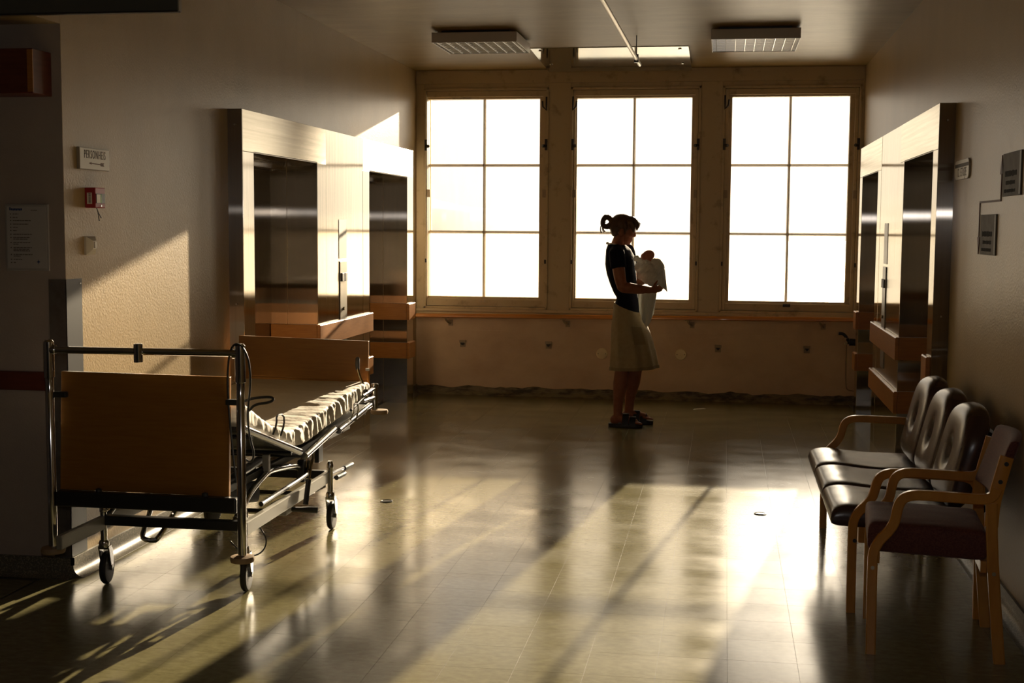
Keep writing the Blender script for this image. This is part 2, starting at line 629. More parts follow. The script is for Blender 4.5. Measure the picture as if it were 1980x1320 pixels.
bm = new_bm()
edges = [YF + 0.002] + [e for op in LO for e in op] + [D + 0.3]
for a, b in zip(edges[::2], edges[1::2]):
    box(bm, XL - 0.5, XL, a, b, 0, ZC)
for a, b in LO:
    box(bm, XL - 0.5, XL, a, b, ZB + 0.004, ZC)
box(bm, XL - 0.2, XL, -13.0, YF, ZLOW, ZC)
struct(build('wall_left', bm, 'wall_paint'), 'beige roughcast wall with the lift doors, bed in front')
lift_wall('wall_right', XR, XR + 0.5, RO, -13.0, D + 0.3, 'wall_paint', 'beige roughcast wall behind the chairs')
struct(boxo('wall_corridor', -6.2, XL - 0.0015, YF, YF + 0.2, 0, ZLOW + 0.3, 'wall_cool'), 'dim wall facing the viewer beside the lift wall')
struct(boxo('wall_side', -6.4, -6.2, -13.0, YF + 0.2, 0, ZC, 'wall_cool'), 'end wall of the side corridor')
struct(boxo('wall_back', -6.4, 1.7, -13.2, -13.0, 0, ZC, 'wall_cool'), 'wall behind the viewer')

# window wall: parapet, posts between the windows, head
WIN = [(-2.757, -1.597, -2.728, -1.687), (-1.399, -0.230, -1.345, -0.313), (-0.044, 1.159, 0.042, 1.063)]
GB, GT, T1, T2 = 0.908, 2.721, 1.507, 2.12
ZFT, ZFB = 2.815, 0.80
bm = new_bm()
box(bm, XL, XR, D, D + 0.3, 0, 0.60)
box(bm, XL, XR, D + 0.006, D + 0.3, 0.60, 0.745)
struct(build('wall_window', bm, 'low_wall_paint'), 'stained parapet below the windows')
bm = new_bm()
ex = [XL] + [e for w in WIN for e in (w[0], w[1])] + [XR]
for a, b in zip(ex[::2], ex[1::2]):
    box(bm, a, b, D, D + 0.25, 0.745, ZFT + 0.04)
box(bm, XL, XR, D - 0.012, D + 0.3, ZFT + 0.04, ZC)
box(bm, XL, XR, D + 0.004, D + 0.28, ZFT, ZFT + 0.04)
box(bm, XL, XR, D - 0.004, D + 0.28, 0.745, ZFB)
struct(build('wall_window_posts', bm, 'window_paint', bevel=0.002), 'painted posts and head between the windows')
# sill mouldings
bm = new_bm()
for (z0, z1, dy) in ((0.748, 0.768, 0.016), (0.772, 0.80, 0.022)):
    box(bm, XL + 0.002, XR - 0.002, D - dy, D + 0.02, z0, z1)
struct(build('trim_1', bm, 'window_paint', bevel=0.003), 'stepped sill moulding under the windows')

glass_choice = {0: ['glass_dirty', 'glass_dirty', 'glass_clean', 'glass_clean', 'glass_clean', 'glass_clean'],
                1: ['glass_dusty', 'glass_dusty', 'glass_clean', 'glass_clean', 'glass_clean', 'glass_clean'],
                2: ['glass_clean', 'glass_clean', 'glass_clean', 'glass_clean', 'glass_clean', 'glass_clean']}
for wi, (fx0, fx1, gx0, gx1) in enumerate(WIN):
    w = thing('window_%d' % (wi + 1), ('tall six-pane window at the lift wall side, lower panes grimy',
                                       'tall six-pane window behind the woman',
                                       'tall six-pane window nearest the chairs, brightest glass')[wi], 'window', (0.5 * (fx0 + fx1), D, ZFB))
    del w['category']
    struct(w)
    # frame
    bm = new_bm()
    fw = 0.022
    box(bm, fx0, fx0 + fw, D - 0.012, D + 0.2, ZFB, ZFT)
    box(bm, fx1 - fw, fx1, D - 0.012, D + 0.2, ZFB, ZFT)
    box(bm, fx0, fx1, D - 0.012, D + 0.2, ZFT - fw, ZFT)
    box(bm, fx0, fx1, D - 0.012, D + 0.2, ZFB, ZFB + 0.02)
    # rebate closing the joint behind the sash
    for (p, q, z0, z1) in ((fx0 + fw, fx0 + fw + 0.012, ZFB + 0.02, ZFT - fw), (fx1 - fw - 0.012, fx1 - fw, ZFB + 0.02, ZFT - fw)):
        box(bm, p, q, D + 0.142, D + 0.2, z0, z1)
    for (z0, z1) in ((ZFB + 0.02, ZFB + 0.034), (ZFT - fw - 0.012, ZFT - fw)):
        box(bm, fx0 + fw, fx1 - fw, D + 0.142, D + 0.2, z0, z1)
    build('frame', bm, 'window_paint', w, bevel=0.003)
    # sash in two steps
    a0, a1, b0, b1 = fx0 + fw + 0.003, fx1 - fw - 0.003, ZFB + 0.023, ZFT - fw - 0.003
    s = new_bm()
    for (i0, i1, j0, j1, y0, y1) in ((min(gx0 - 0.012, a0 + 0.03), max(gx1 + 0.012, a1 - 0.03), GB - 0.022, GT + 0.018, D + 0.015, D + 0.14),
                                     (gx0, gx1, GB, GT, D + 0.05, D + 0.13)):
        i0 = max(i0, a0 + 0.002); i1 = min(i1, a1 - 0.002)
        box(s, a0, i0, y0, y1, b0, b1)
        box(s, i1, a1, y0, y1, b0, b1)
        box(s, i0, i1, y0, y1, j1, b1)
        box(s, i0, i1, y0, y1, b0, j0)
    build('sash', s, 'window_paint', w, bevel=0.0025)
    mx = 0.5 * (gx0 + gx1)
    mt = 0.011
    # glazing bar: moulded to a narrow nose on the room side
    bar = [(-0.0035, 0.066), (0.0035, 0.066), (0.0065, 0.080), (0.0125, 0.104), (0.0125, 0.112), (0.011, 0.114), (0.011, 0.138), (-0.011, 0.138), (-0.011, 0.114), (-0.0125, 0.112), (-0.0125, 0.104), (-0.0065, 0.080)]
    bm = new_bm(); prism(bm, bar, lambda u, v, d: (mx + u, D + v, d), GB, GT)
    build('muntin', bm, 'window_paint', w)
    for z in (T1, T2):
        for (p, q) in ((gx0, mx - mt), (mx + mt, gx1)):
            bm = new_bm(); prism(bm, [(u * 0.98, v + 0.001) for u, v in bar], lambda u, v, d: (d, D + v, z + u), p, q)
            build('muntin', bm, 'window_paint', w)
    k = 0
    for (z0, z1) in ((GB, T1 - mt), (T1 + mt, T2 - mt), (T2 + mt, GT)):
        for (p, q) in ((gx0, mx - mt), (mx + mt, gx1)):
            bm = new_bm()
            box(bm, p - 0.004, q + 0.004, D + 0.108, D + 0.112, z0 - 0.004, z1 + 0.004)
            build('pane', bm, glass_choice[wi][k], w)
            k += 1
    # fittings
    sides = {0: (1,), 1: (0, 1), 2: (0, 1)}[wi]
    for sd in (0, 1):
        hx = (fx0 + fw) if sd == 0 else (fx1 - fw)
        for (hz, kind) in ((2.66, 'hook'), (2.30, 'latch'), (1.86, 'keeper'), (1.24, 'stop')):
            if kind == 'hook' and not (wi == 0 and sd == 1 or wi == 1 and sd == 0 or wi == 2 and sd == 0):
                continue
            bm = new_bm()
            if kind == 'hook':
                tube(bm, [(hx, D - 0.016, hz + 0.07), (hx, D - 0.02, hz), (hx + 0.0, D - 0.03, hz - 0.05), (hx + (0.03 if sd == 0 else -0.03), D - 0.035, hz - 0.02), (hx + (0.035 if sd == 0 else -0.035), D - 0.03, hz + 0.03)], 0.008, 8)
                build('stay_hook', bm, 'hinge_iron', w, smooth=True)
            elif kind == 'latch':
                box(bm, hx - 0.012, hx + 0.012, D - 0.02, D - 0.01, hz - 0.05, hz + 0.05)
                tube(bm, [(hx, D - 0.015, hz - 0.012), (hx + (0.03 if sd == 0 else -0.03), D - 0.045, hz - 0.012)], 0.014, 8)
                build('latch', bm, 'hinge_iron', w)
            elif kind == 'keeper':
                kx = hx + (0.018 if sd == 0 else -0.018)
                box(bm, kx - 0.016, kx + 0.016, D + 0.004, D + 0.016, hz - 0.035, hz + 0.035)
                build('keeper', bm, 'old_paint', w, bevel=0.003)
            else:
                box(bm, hx - 0.008, hx + 0.008, D - 0.022, D - 0.011, hz - 0.018, hz + 0.018)
                build('stop', bm, 'hinge_iron', w)
    bm = new_bm()
    zc_ = GB - 0.035
    box(bm, mx - 0.03, mx + 0.035, D + 0.003, D + 0.016, zc_ - 0.014, zc_ + 0.014)
    disc(bm, (mx - 0.018, D - 0.004, zc_), 0.013, 'y', 0.02, 12)
    disc(bm, (mx + 0.018, D - 0.004, zc_), 0.011, 'y', 0.02, 12)
    build('catch', bm, 'brass' if wi != 2 else 'hinge_iron', w)

# baseboards: coved terrazzo
def cove(name, path_fn, y0, y1, material, label, h=0.085, r=0.05):
    """path_fn(d, s, z): d distance off the wall, s along it"""
    prof = [(0.0, h), (0.012, h)]
    for k in range(7):
        a = math.pi / 2 * k / 6
        prof.append((0.012 + r * (1 - math.cos(a)), r * (1 - math.sin(a)) + 0.001))
    prof += [(0.012 + r, 0.0), (0.0, 0.0)]
    bm = new_bm()
    loft(bm, [[Vector(path_fn(d, s, z)) for d, z in prof] for s in (y0, y1)])
    return struct(build(name, bm, material, smooth=True, sharp=30), label)


cove('baseboard_left', lambda d, s, z: (XL + d, s, z), YF - 0.012, YL0, 'terrazzo', 'coved terrazzo skirting under the lift wall')
cove('baseboard_left_far', lambda d, s, z: (XL + d, s, z), YL1, D, 'terrazzo', 'coved skirting in the far corner beside the lifts')
cove('baseboard_corridor', lambda d, s, z: (s, YF - d, z), -6.2, XL + 0.012, 'terrazzo', 'coved terrazzo skirting of the dim corridor wall')
cove('baseboard_right', lambda d, s, z: (XR - d, s, z), -13.0, YR0, 'terrazzo', 'coved skirting behind the chairs')
cove('baseboard_right_far', lambda d, s, z: (XR - d, s, z), YR1, D, 'terrazzo', 'coved skirting in the far right corner')
bm = new_bm()
n = 80
rows = []
for k in range(n + 1):
    x = XL + (XR - XL) * k / n
    h = 0.075 + 0.022 * noise.noise(Vector((x * 5, 0, 0))) + 0.012 * noise.noise(Vector((x * 19, 2, 0)))
    t = 0.012 + 0.006 * noise.noise(Vector((x * 9, 5, 0)))
    rows.append([Vector((x, D, h)), Vector((x, D - t, h - 0.006)), Vector((x, D - t - 0.004, 0.03)), Vector((x, D - 0.05, 0.0)), Vector((x, D, 0.0))])
loft(bm, rows)
struct(build('baseboard_window', bm, 'peeled_base', smooth=True), 'crumbling peeled skirting under the windows')


# ------------------------------------------------------------------ lift fronts
def lift_front(side):
    """side=-1 left, +1 right.  fx(d): x at depth d out of the steel face into the corridor"""
    left = side < 0
    face = XS if left else XT
    wall = XL if left else XR
    ops = LO if left else RO
    y0, y1 = (YL0, YL1) if left else (YR0, YR1)
    inw = -1 if left else 1          # towards the shaft
    t = thing('elevator_surround', 'brushed steel cladding around both lift doors behind the bed' if left else 'brushed steel cladding around both lift doors beside the chairs',
              'elevator surround', (face, 0.5 * (y0 + y1), 0))
    th = abs(wall - face)
    g = 0.0018

    def slab(name, a, b, z0, z1, m, d=0.0):
        bm = new_bm()
        xa, xb = face + inw * d, wall + inw * 0.002
        box(bm, min(xa, xb), max(xa, xb), a + g, b - g, z0, z1)
        return build(name, bm, m, t, bevel=0.0012)
    seams = (8.902, 9.846) if left else (8.780, 9.811)
    slab('header_panel', y0, seams[0], ZB, ZT, 'steel_h')
    slab('header_panel', seams[1], y1, ZB, ZT, 'steel_h')
    slab('centre_panel', seams[0], seams[1], 0.0, ZT, 'steel_panel', 0.001)
    for a, b in ((y0, ops[0][0]), (ops[0][1], seams[0]), (seams[1], ops[1][0]), (ops[1][1], y1)):
        slab('jamb_strip', a, b, 0.0, ZB - 0.002, 'steel_panel')
    # side return facing the viewer
    bm = new_bm()
    xa, xb = face, wall
    box(bm, min(xa, xb), max(xa, xb), y0 - 0.006, y0 - 0.001, 0, ZT)
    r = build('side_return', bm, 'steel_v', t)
    for z in (2.13, 1.1, 0.3):
        bm = new_bm(); disc(bm, (0.5 * (xa + xb), y0 - 0.008, z), 0.006, 'y', 0.006, 10)
        build('screw', bm, 'chrome', r)
    # linings of the two openings: near and far reveal, soffit
    for (a, b) in ops:
        for (yy, s) in ((a, 1), (b, -1)):
            xm = face + inw * 0.216
            xe = face + inw * (REC + 0.03)
            for (p, q) in ((face + inw * 0.002, xm - inw * 0.0012), (xm + inw * 0.0012, xe)):
                bm = new_bm()
                box(bm, min(p, q), max(p, q), min(yy, yy + s * 0.004), max(yy, yy + s * 0.004), 0, ZB)
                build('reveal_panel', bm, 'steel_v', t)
        bm = new_bm()
        box(bm, min(face, face + inw * (REC + 0.03)), max(face, face + inw * (REC + 0.03)), a, b, ZB - 0.004, ZB + 0.004)
        build('soffit_panel', bm, 'steel_v', t)
        # inner lintel step
        bm = new_bm()
        p, q = face + inw * 0.23, face + inw * (REC + 0.02)
        box(bm, min(p, q), max(p, q), a + 0.004, b - 0.004, ZB - 0.05, ZB - 0.004)
        build('lintel_step', bm, 'steel_v', t)
    # call plate on the centre panel
    yc = 9.30 if left else 9.42
    sgn = -inw
    bm = new_bm(); box(bm, min(face, face + sgn * 0.006), max(face, face + sgn * 0.006), yc - 0.085, yc + 0.085, 0.60, 1.30)
    cp = build('call_plate', bm, 'steel_plate', t, bevel=0.002)
    for dy in (-0.035, 0.035):
        bm = new_bm(); box(bm, min(face + sgn * 0.005, face + sgn * 0.016), max(face + sgn * 0.005, face + sgn * 0.016), yc + dy - 0.026, yc + dy + 0.026, 1.155, 1.215)
        build('call_button', bm, 'grey_plastic', cp, bevel=0.002)
    bm = new_bm(); box(bm, min(face, face + sgn * 0.002), max(face, face + sgn * 0.002), yc - 0.10, yc + 0.09, 1.32, 1.60)
    build('notice_strip', bm, 'paper' if left else 'steel_plate', t)
    bm = new_bm(); disc(bm, (face + sgn * 0.008, yc - 0.01, 0.955), 0.012, 'x', 0.018, 12)
    build('key_switch', bm, 'brass', cp)
    # doors
    for k, (a, b) in enumerate(ops):
        num = (1 if left else 3) + k
        lab = {1: 'nearer steel lift door behind the bed', 2: 'farther steel lift door on the bed side, by the window',
               3: 'nearer steel lift door beside the chairs', 4: 'farther steel lift door on the chair side, by the window'}[num]
        d = thing('door_%d' % num, lab, 'door', (face + inw * REC, 0.5 * (a + b), 0))
        del d['category']
        struct(d)
        mid = 0.5 * (a + b)
        for (p, q) in ((a + 0.005, mid - 0.002), (mid + 0.002, b - 0.005)):
            bm = new_bm(); x0, x1 = face + inw * REC, face + inw * (REC + 0.03)
            box(bm, min(x0, x1), max(x0, x1), p, q, 0.004, ZB - 0.006)
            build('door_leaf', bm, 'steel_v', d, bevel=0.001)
        bm = new_bm(); x0, x1 = face + inw * (REC - 0.10), face + inw * (REC + 0.03)
        box(bm, min(x0, x1), max(x0, x1), a + 0.005, b - 0.005, 0.0005, 0.004)
        build('threshold', bm, 'steel_plate', d)
    # wooden guards wrapped around the pillars
    pillars = [(y0, ops[0][0], False, True, 'near'), (ops[0][1], ops[1][0], True, True, 'middle'), (ops[1][1], y1, True, False, 'far')]
    for (a, b, near_rev, far_rev, pos) in pillars:
        for (z0, z1, lev) in ((0.735, 0.88, 'upper'), (0.395, 0.535, 'lower')):
            lab = '%s wooden guard on the %s steel pillar of the lifts %s' % (lev, pos, 'behind the bed' if left else 'beside the chairs')
            gt = thing('pillar_guard', lab, 'guard rail', (face, 0.5 * (a + b), z0), 'wooden guards on the lift pillars')
            tt = 0.024
            bm = new_bm()
            xa, xb = face - inw * tt, face - inw * 0.0005
            ya, yb = (a - (tt if near_rev else -0.02)), (b + (tt if far_rev else -0.012))
            prof = [(xa, z0), (xb, z0), (xb, z1), (xa + inw * 0.006, z1), (xa, z1 - 0.006)]
            loft(bm, [[Vector((x, yv, z)) for x, z in prof] for yv in (ya, yb)])
            build('front_board', bm, 'guard_wood', gt, bevel=0.0015)
            for flag, yv, s in ((near_rev, a, -1), (far_rev, b, 1)):
                if not flag:
                    continue
                bm = new_bm()
                x0, x1 = face + inw * 0.001, face + inw * (REC - 0.004)
                box(bm, min(x0, x1), max(x0, x1), min(yv + s * 0.0045, yv + s * tt), max(yv + s * 0.0045, yv + s * tt), z0, z1)
                build('reveal_board', bm, 'guard_wood', gt, bevel=0.0015)


lift_front(-1)
lift_front(1)

# ------------------------------------------------------------------ fittings on the window wall
YRL = D - 0.075
t = thing('handrail', 'long orange-brown wooden handrail running below the windows', 'handrail', (-0.84, YRL, 0.72))
bm = new_bm()
prof = [(-0.026, 0.0), (-0.026, 0.018), (-0.016, 0.030), (0.016, 0.030), (0.026, 0.018), (0.026, 0.0), (0.016, -0.008), (-0.016, -0.008)]
loft(bm, [[Vector((x, YRL + d, 0.722 + z + 0.03 * (x + 2.8) / 3.95)) for d, z in prof] for x in (-2.812, -1.5, 0.0, 1.14)])
build('rail', bm, 'rail_wood', t, smooth=True, sharp=50)
for x in (-2.50, -1.405, -0.275, 0.88):
    zr = 0.722 + 0.03 * (x + 2.8) / 3.95
    bm = new_bm()
    box(bm, x - 0.02, x + 0.02, D - 0.012, D + 0.004, zr - 0.085, zr - 0.03)
    tube(bm, smooth_path([(x, D - 0.01, zr - 0.06), (x - 0.006, D - 0.045, zr - 0.055), (x - 0.03, YRL, zr - 0.03), (x - 0.035, YRL, zr - 0.004)], 2), 0.011, 8)
    box(bm, x - 0.065, x - 0.005, YRL - 0.014, YRL + 0.014, zr - 0.014, zr - 0.007)
    build('bracket', bm, 'old_paint', t, smooth=True, sharp=35)

for k, (x, z) in enumerate(((-2.385, 0.485), (-1.58, 0.487), (-0.04, 0.487), (0.742, 0.497))):
    t = thing('radiator_bracket', 'painted radiator bracket on the parapet, %s from the lift wall with the bed' % ('first', 'second', 'third', 'fourth')[k],
              'bracket', (x, D, z), 'radiator brackets left on the parapet')
    bm = new_bm(); box(bm, x - 0.030, x + 0.030, D - 0.022, D, z - 0.002, z + 0.022); build('plate', bm, 'old_paint', t, bevel=0.002)
    bm = new_bm()
    prism(bm, [(-0.018, -0.003), (0.018, -0.003), (0.004, -0.025), (-0.004, -0.025)], lambda u, v, d, x=x, z=z: (x + u, d, z + v), D - 0.035, D)
    build('hook', bm, 'hinge_iron', t)
    bm = new_bm(); box(bm, x - 0.026, x + 0.026, D - 0.006, D, z - 0.045, z - 0.0025); build('lower_plate', bm, 'old_paint', t)
for k, (x, z) in enumerate(((-1.088, 0.408), (-0.372, 0.415))):
    t = thing('cover_plate', 'round cream blank cover on the parapet, %s' % ('left of the woman', 'right of the woman')[k], 'cover plate', (x, D, z), 'round covers on the parapet')
    bm = new_bm(); lathe(bm, [(0.052, 0.0), (0.052, -0.006), (0.046, -0.011), (0.02, -0.013), (0.001, -0.0131)], (x, D, z), 'y', 28)
    build('disc', bm, 'cover_plate', t, smooth=True, sharp=35)
    for s in (-1, 1):
        bm = new_bm(); disc(bm, (x + s * 0.034, D - 0.013, z), 0.004, 'y', 0.004, 8); build('screw', bm, 'hinge_iron', t)

# radiator valve and pipe in the corner
t = thing('radiator_valve', 'black radiator valve with a thin pipe in the corner by the lifts', 'valve', (1.08, D - 0.09, 0.57))
bm = new_bm()
tube(bm, smooth_path([(1.008, 11.9, 0.640), (1.045, 11.9, 0.640), (1.068, 11.9, 0.618), (1.088, 11.9, 0.585), (1.10, 11.9, 0.565)], 2), 0.014, 10)
build('elbow', bm, 'dark_metal', t, smooth=True)
bm = new_bm(); tube(bm, [(1.085, 11.9, 0.566), (1.098, 11.9, 0.566), (1.10, 11.9, 0.566), (1.158, 11.9, 0.563)], [0.016, 0.02, 0.032, 0.03], 14)
build('knob', bm, 'dark_metal', t, smooth=True, sharp=30)
for zz_, ax_ in ((0.60, 'x'), (0.553, 'z')):
    bm = new_bm(); disc(bm, (1.074, 11.9, zz_), 0.014, ax_, 0.02, 10); build('nut', bm, 'brass', t)
bm = new_bm()
tube(bm, smooth_path([(1.078, 11.9, 0.56), (1.078, 11.91, 0.35), (1.083, 11.925, 0.17), (1.10, 11.935, 0.135), (1.15, 11.94, 0.127), (1.176, 11.945, 0.127)], 2), 0.006, 8)
build('pipe', bm, 'old_paint', t, smooth=True)

# ------------------------------------------------------------------ ceiling things
def louver_lamp(x0, x1, y0, y1, label, nb):
    z0, z1 = 2.883, 2.955
    t = thing('ceiling_lamp', label, 'ceiling lamp', (0.5 * (x0 + x1), 0.5 * (y0 + y1), z1), 'square louvre lamps on the ceiling')
    bm = new_bm()
    w = 0.006
    box(bm, x0, x1, y0, y0 + w, z0, z1); box(bm, x0, x1, y1 - w, y1, z0, z1)
    box(bm, x0, x0 + w, y0 + w, y1 - w, z0, z1); box(bm, x1 - w, x1, y0 + w, y1 - w, z0, z1)
    box(bm, x0, x1, y0, y1, z1 - 0.004, z1)
    build('housing', bm, 'lamp_body', t, bevel=0.0015)
    bm = new_bm(); box(bm, x0 + 0.06, x1 - 0.06, y0 + 0.06, y1 - 0.06, z1, ZC); build('spacer', bm, 'dark_metal', t)
    for k in range(4):
        bm = new_bm(); tube(bm, [(x0 + 0.03, y0 + (k + 0.5) * (y1 - y0) / 4, z1 - 0.025), (x1 - 0.03, y0 + (k + 0.5) * (y1 - y0) / 4, z1 - 0.025)], 0.013, 10)
        build('fluorescent_tube', bm, 'white_sign', t, smooth=True)
    for k in range(nb):
        x = x0 + 0.035 + (x1 - x0 - 0.07) * k / (nb - 1)
        bm = new_bm(); box(bm, x - 0.0012, x + 0.0012, y0 + w, y1 - w, z0 + 0.001, z0 + 0.038)
        build('louvre_blade', bm, 'lamp_louver', t)
    for k in range(8):
        y = y0 + 0.05 + (y1 - y0 - 0.10) * k / 7
        bm = new_bm(); prism(bm, [(-0.007, 0.036), (0.007, 0.036), (0.0015, 0.0015), (-0.0015, 0.0015)], lambda u, v, d, y=y: (d, y + u, z0 + v), x0 + w, x1 - w)
        build('cross_blade', bm, 'lamp_louver', t)


louver_lamp(-2.13, -1.505, 9.50, 10.155, 'square louvre lamp on the ceiling over the lift wall with the bed', 9)
louver_lamp(-0.125, 0.495, 9.55, 10.26, 'square louvre lamp on the ceiling over the brightest window side', 9)

t = thing('ceiling_panel', 'shiny flat panel screwed to the ceiling in front of the windows', 'panel', (-0.93, 11.1, ZC))
bm = new_bm(); prism(bm, [(10.53, ZC - 0.006), (11.70, ZC - 0.056), (11.70, ZC - 0.044), (10.53, ZC - 0.0005)], lambda u, v, d: (d, u, v), -1.56, -0.31); build('plate', bm, 'ceiling_plate', t, bevel=0.001)
for x in (-1.49, -0.38):
    for y in (10.62, 11.3):
        bm = new_bm(); lathe(bm, [(0.014, 0), (0.012, -0.006), (0.001, -0.008)], (x, y, ZC - 0.0065 - 0.0427 * (y - 10.53)), 'z', 12); build('screw', bm, 'chrome', t, smooth=True)

t = thing('ceiling_rail', 'slim pale metal rail hung lengthwise under the ceiling', 'rail', (-0.68, 6.0, 2.8))
bm = new_bm(); tube(bm, [(-0.72, 2.0, 2.8), (-0.69, 7.35, 2.8), (-0.671, 10.27, 2.8)], 0.014, 10); build('tube', bm, 'aluminium', t, smooth=True)
for y in (9.93, 5.5):
    bm = new_bm(); tube(bm, [(-0.675, y, 2.815), (-0.675, y, ZC)], 0.0035, 6); build('hanger', bm, 'dark_metal', t)
    bm = new_bm(); tube(bm, [(-0.675, y, 2.775), (-0.675, y, 2.835)], 0.017, 10); build('clip', bm, 'dark_metal', t)

# hanging sign across the side corridor
t = thing('hanging_sign', 'dark direction sign hanging from the ceiling at the top left corner', 'sign', (-2.56, 4.5, 2.31))
bm = new_bm(); box(bm, -3.20, -1.922, 4.49, 4.51, 2.312, 2.72); build('panel', bm, 'hang_sign', t, bevel=0.001)
bm = new_bm(); box(bm, -1.922, -1.918, 4.488, 4.512, 2.310, 2.722); build('edge_strip', bm, 'sign_edge', t)
bm = new_bm(); box(bm, -3.20, -1.922, 4.488, 4.512, 2.306, 2.3115); build('edge_strip', bm, 'dark_metal', t)
for x in (-2.6, -2.05):
    bm = new_bm(); tube(bm, [(x, 4.5, 2.72), (x, 4.5, ZC)], 0.006, 8); build('hanger', bm, 'dark_metal', t)

# ------------------------------------------------------------------ dim corridor wall
t = thing('wall_box', 'dark red-brown box on the dim wall at the top left', 'box', (-3.1, YF, 2.1))
bm = new_bm(); box(bm, -3.6, -2.872, 5.20, YF - 0.0005, 2.102, 2.288); build('body', bm, 'red_wood', t, bevel=0.003)
bm = new_bm(); box(bm, -2.895, -2.8705, 5.198, 5.204, 2.108, 2.282); build('end_trim', bm, 'guard_wood', t)
t = thing('notice_board', 'framed paper notice with a list on the dim wall', 'notice', (-3.0, YF, 1.36))
NX0, NX1, NZ0, NZ1 = -3.100, -2.898, 1.352, 1.642
boxo('frame', NX0, NX1, YF - 0.010, YF - 0.0005, NZ0, NZ1, 'paper_frame', t, bevel=0.003)
boxo('sheet', NX0 + 0.010, NX1 - 0.010, YF - 0.0115, YF - 0.0102, NZ0 + 0.012, NZ1 - 0.010, 'paper', t)


def bars(name, rows, fn, material, parent):
    bm = new_bm()
    for (u0, u1, v, h) in rows:
        prism(bm, [(u0, v - h / 2), (u1, v - h / 2), (u1, v + h / 2), (u0, v + h / 2)], fn, 0, 0.0006)
    return build(name, bm, material, parent)


fnN = lambda u, v, d: (NX0 + u, YF - 0.0116 - d, NZ1 - v)
hd = [(0.022, 0.028, 0.021, 0.013)] + [(0.030 + 0.0075 * k, 0.036 + 0.0075 * k, 0.023 + 0.001 * (k % 2), 0.009) for k in range(7)]
bars('heading', hd, fnN, 'blue_ink', t)
rows = []
rng = random.Random(3)
vs = [(0.043, 0.025), (0.058, 0.02), (0.072, 0.083), (0.087, 0.07), (0.101, 0.02), (0.115, 0.016), (0.131, 0.085), (0.145, 0.078), (0.152, 0.066), (0.167, 0.078), (0.174, 0.022), (0.189, 0.085), (0.196, 0.072), (0.203, 0.075), (0.219, 0.088), (0.226, 0.03), (0.240, 0.038), (0.254, 0.010)]
for v, ln in vs:
    u = 0.037
    while u < 0.037 + ln:
        w = min(rng.uniform(0.006, 0.016), 0.037 + ln - u + 0.002)
        rows.append((u, u + w, v, 0.0028))
        u += w + 0.0022
for v in (0.043, 0.058, 0.072, 0.087, 0.101, 0.115, 0.131, 0.145, 0.167, 0.189, 0.219, 0.240, 0.254):
    rows.append((0.024, 0.029, v, 0.004))
rows += [(0.122, 0.131, 0.0265, 0.0026), (0.133, 0.152, 0.0265, 0.0026)]
bars('list_lines', rows, fnN, 'sign_ink', t)['kind'] = 'stuff'
bm = new_bm()
pr = []
for k in range(8):
    a = math.pi / 4 * k
    r = 0.010 if k % 2 == 0 else 0.0035
    pr.append((0.153 + r * math.sin(a), 0.250 + r * math.cos(a)))
prism(bm, pr, fnN, 0, 0.0006)
build('emblem', bm, 'blue_ink', t)

t = thing('corner_guard', 'dark steel corner plate on the edge between dim wall and lift wall', 'corner guard', (XL, YF, 0.06))
boxo('front_plate', -2.908, XL + 0.003, YF - 0.003, YF - 0.0003, 0.087, 1.316, 'plaque_metal', t)
boxo('side_plate', XL + 0.0003, XL + 0.003, YF - 0.003, YF + 0.14, 0.087, 1.316, 'dark_metal', t)
for (x, y, z, ax) in ((-2.895, YF - 0.004, 1.295, 'y'), (XL + 0.004, YF + 0.125, 1.295, 'x'), (-2.895, YF - 0.004, 1.0, 'y'), (XL + 0.004, YF + 0.125, 1.0, 'x')):
    bm = new_bm(); disc(bm, (x, y, z), 0.004, ax, 0.003, 8); build('screw', bm, 'chrome', t)
t = thing('bumper_rail', 'flat wooden bumper rail across the dim wall behind the bed end', 'guard rail', (-3.5, YF, 0.83))
boxo('board', -6.0, -2.915, YF - 0.022, YF - 0.0005, 0.828, 0.911, 'red_wood', t, bevel=0.004)

# ------------------------------------------------------------------ left wall signs
fnL = lambda y0, z0, off=0.0: (lambda u, v, d: (XL + off + d, y0 + u, z0 + v))
t = thing('wall_sign', 'white sign reading PERSONHEIS with an arrow', 'sign', (XL, 5.62, 1.80))
bm = new_bm(); box(bm, XL + 0.0005, XL + 0.014, 5.482, 5.768, 1.800, 1.897)
build('plate', bm, 'sign_edge', t, bevel=0.001)
boxo('face', XL + 0.0142, XL + 0.0150, 5.485, 5.765, 1.803, 1.894, 'white_sign', t)
text_mesh('PERSONHEIS', 0.052, fnL(5.625, 1.866, 0.0155), 0.0004, 'lettering', 'sign_ink', t, sx=0.60, spacing=1.22)
bm = new_bm()
arrow = [(5.565, 1.8285), (5.590, 1.8345), (5.590, 1.8310), (5.675, 1.8290), (5.682, 1.8345), (5.715, 1.8345), (5.705, 1.8270), (5.715, 1.8195), (5.682, 1.8195), (5.675, 1.8250), (5.590, 1.8265), (5.590, 1.8230)]
prism(bm, arrow, lambda u, v, d: (XL + 0.0151 + d, u, v), 0, 0.0006)
build('arrow', bm, 'brown_ink', t)

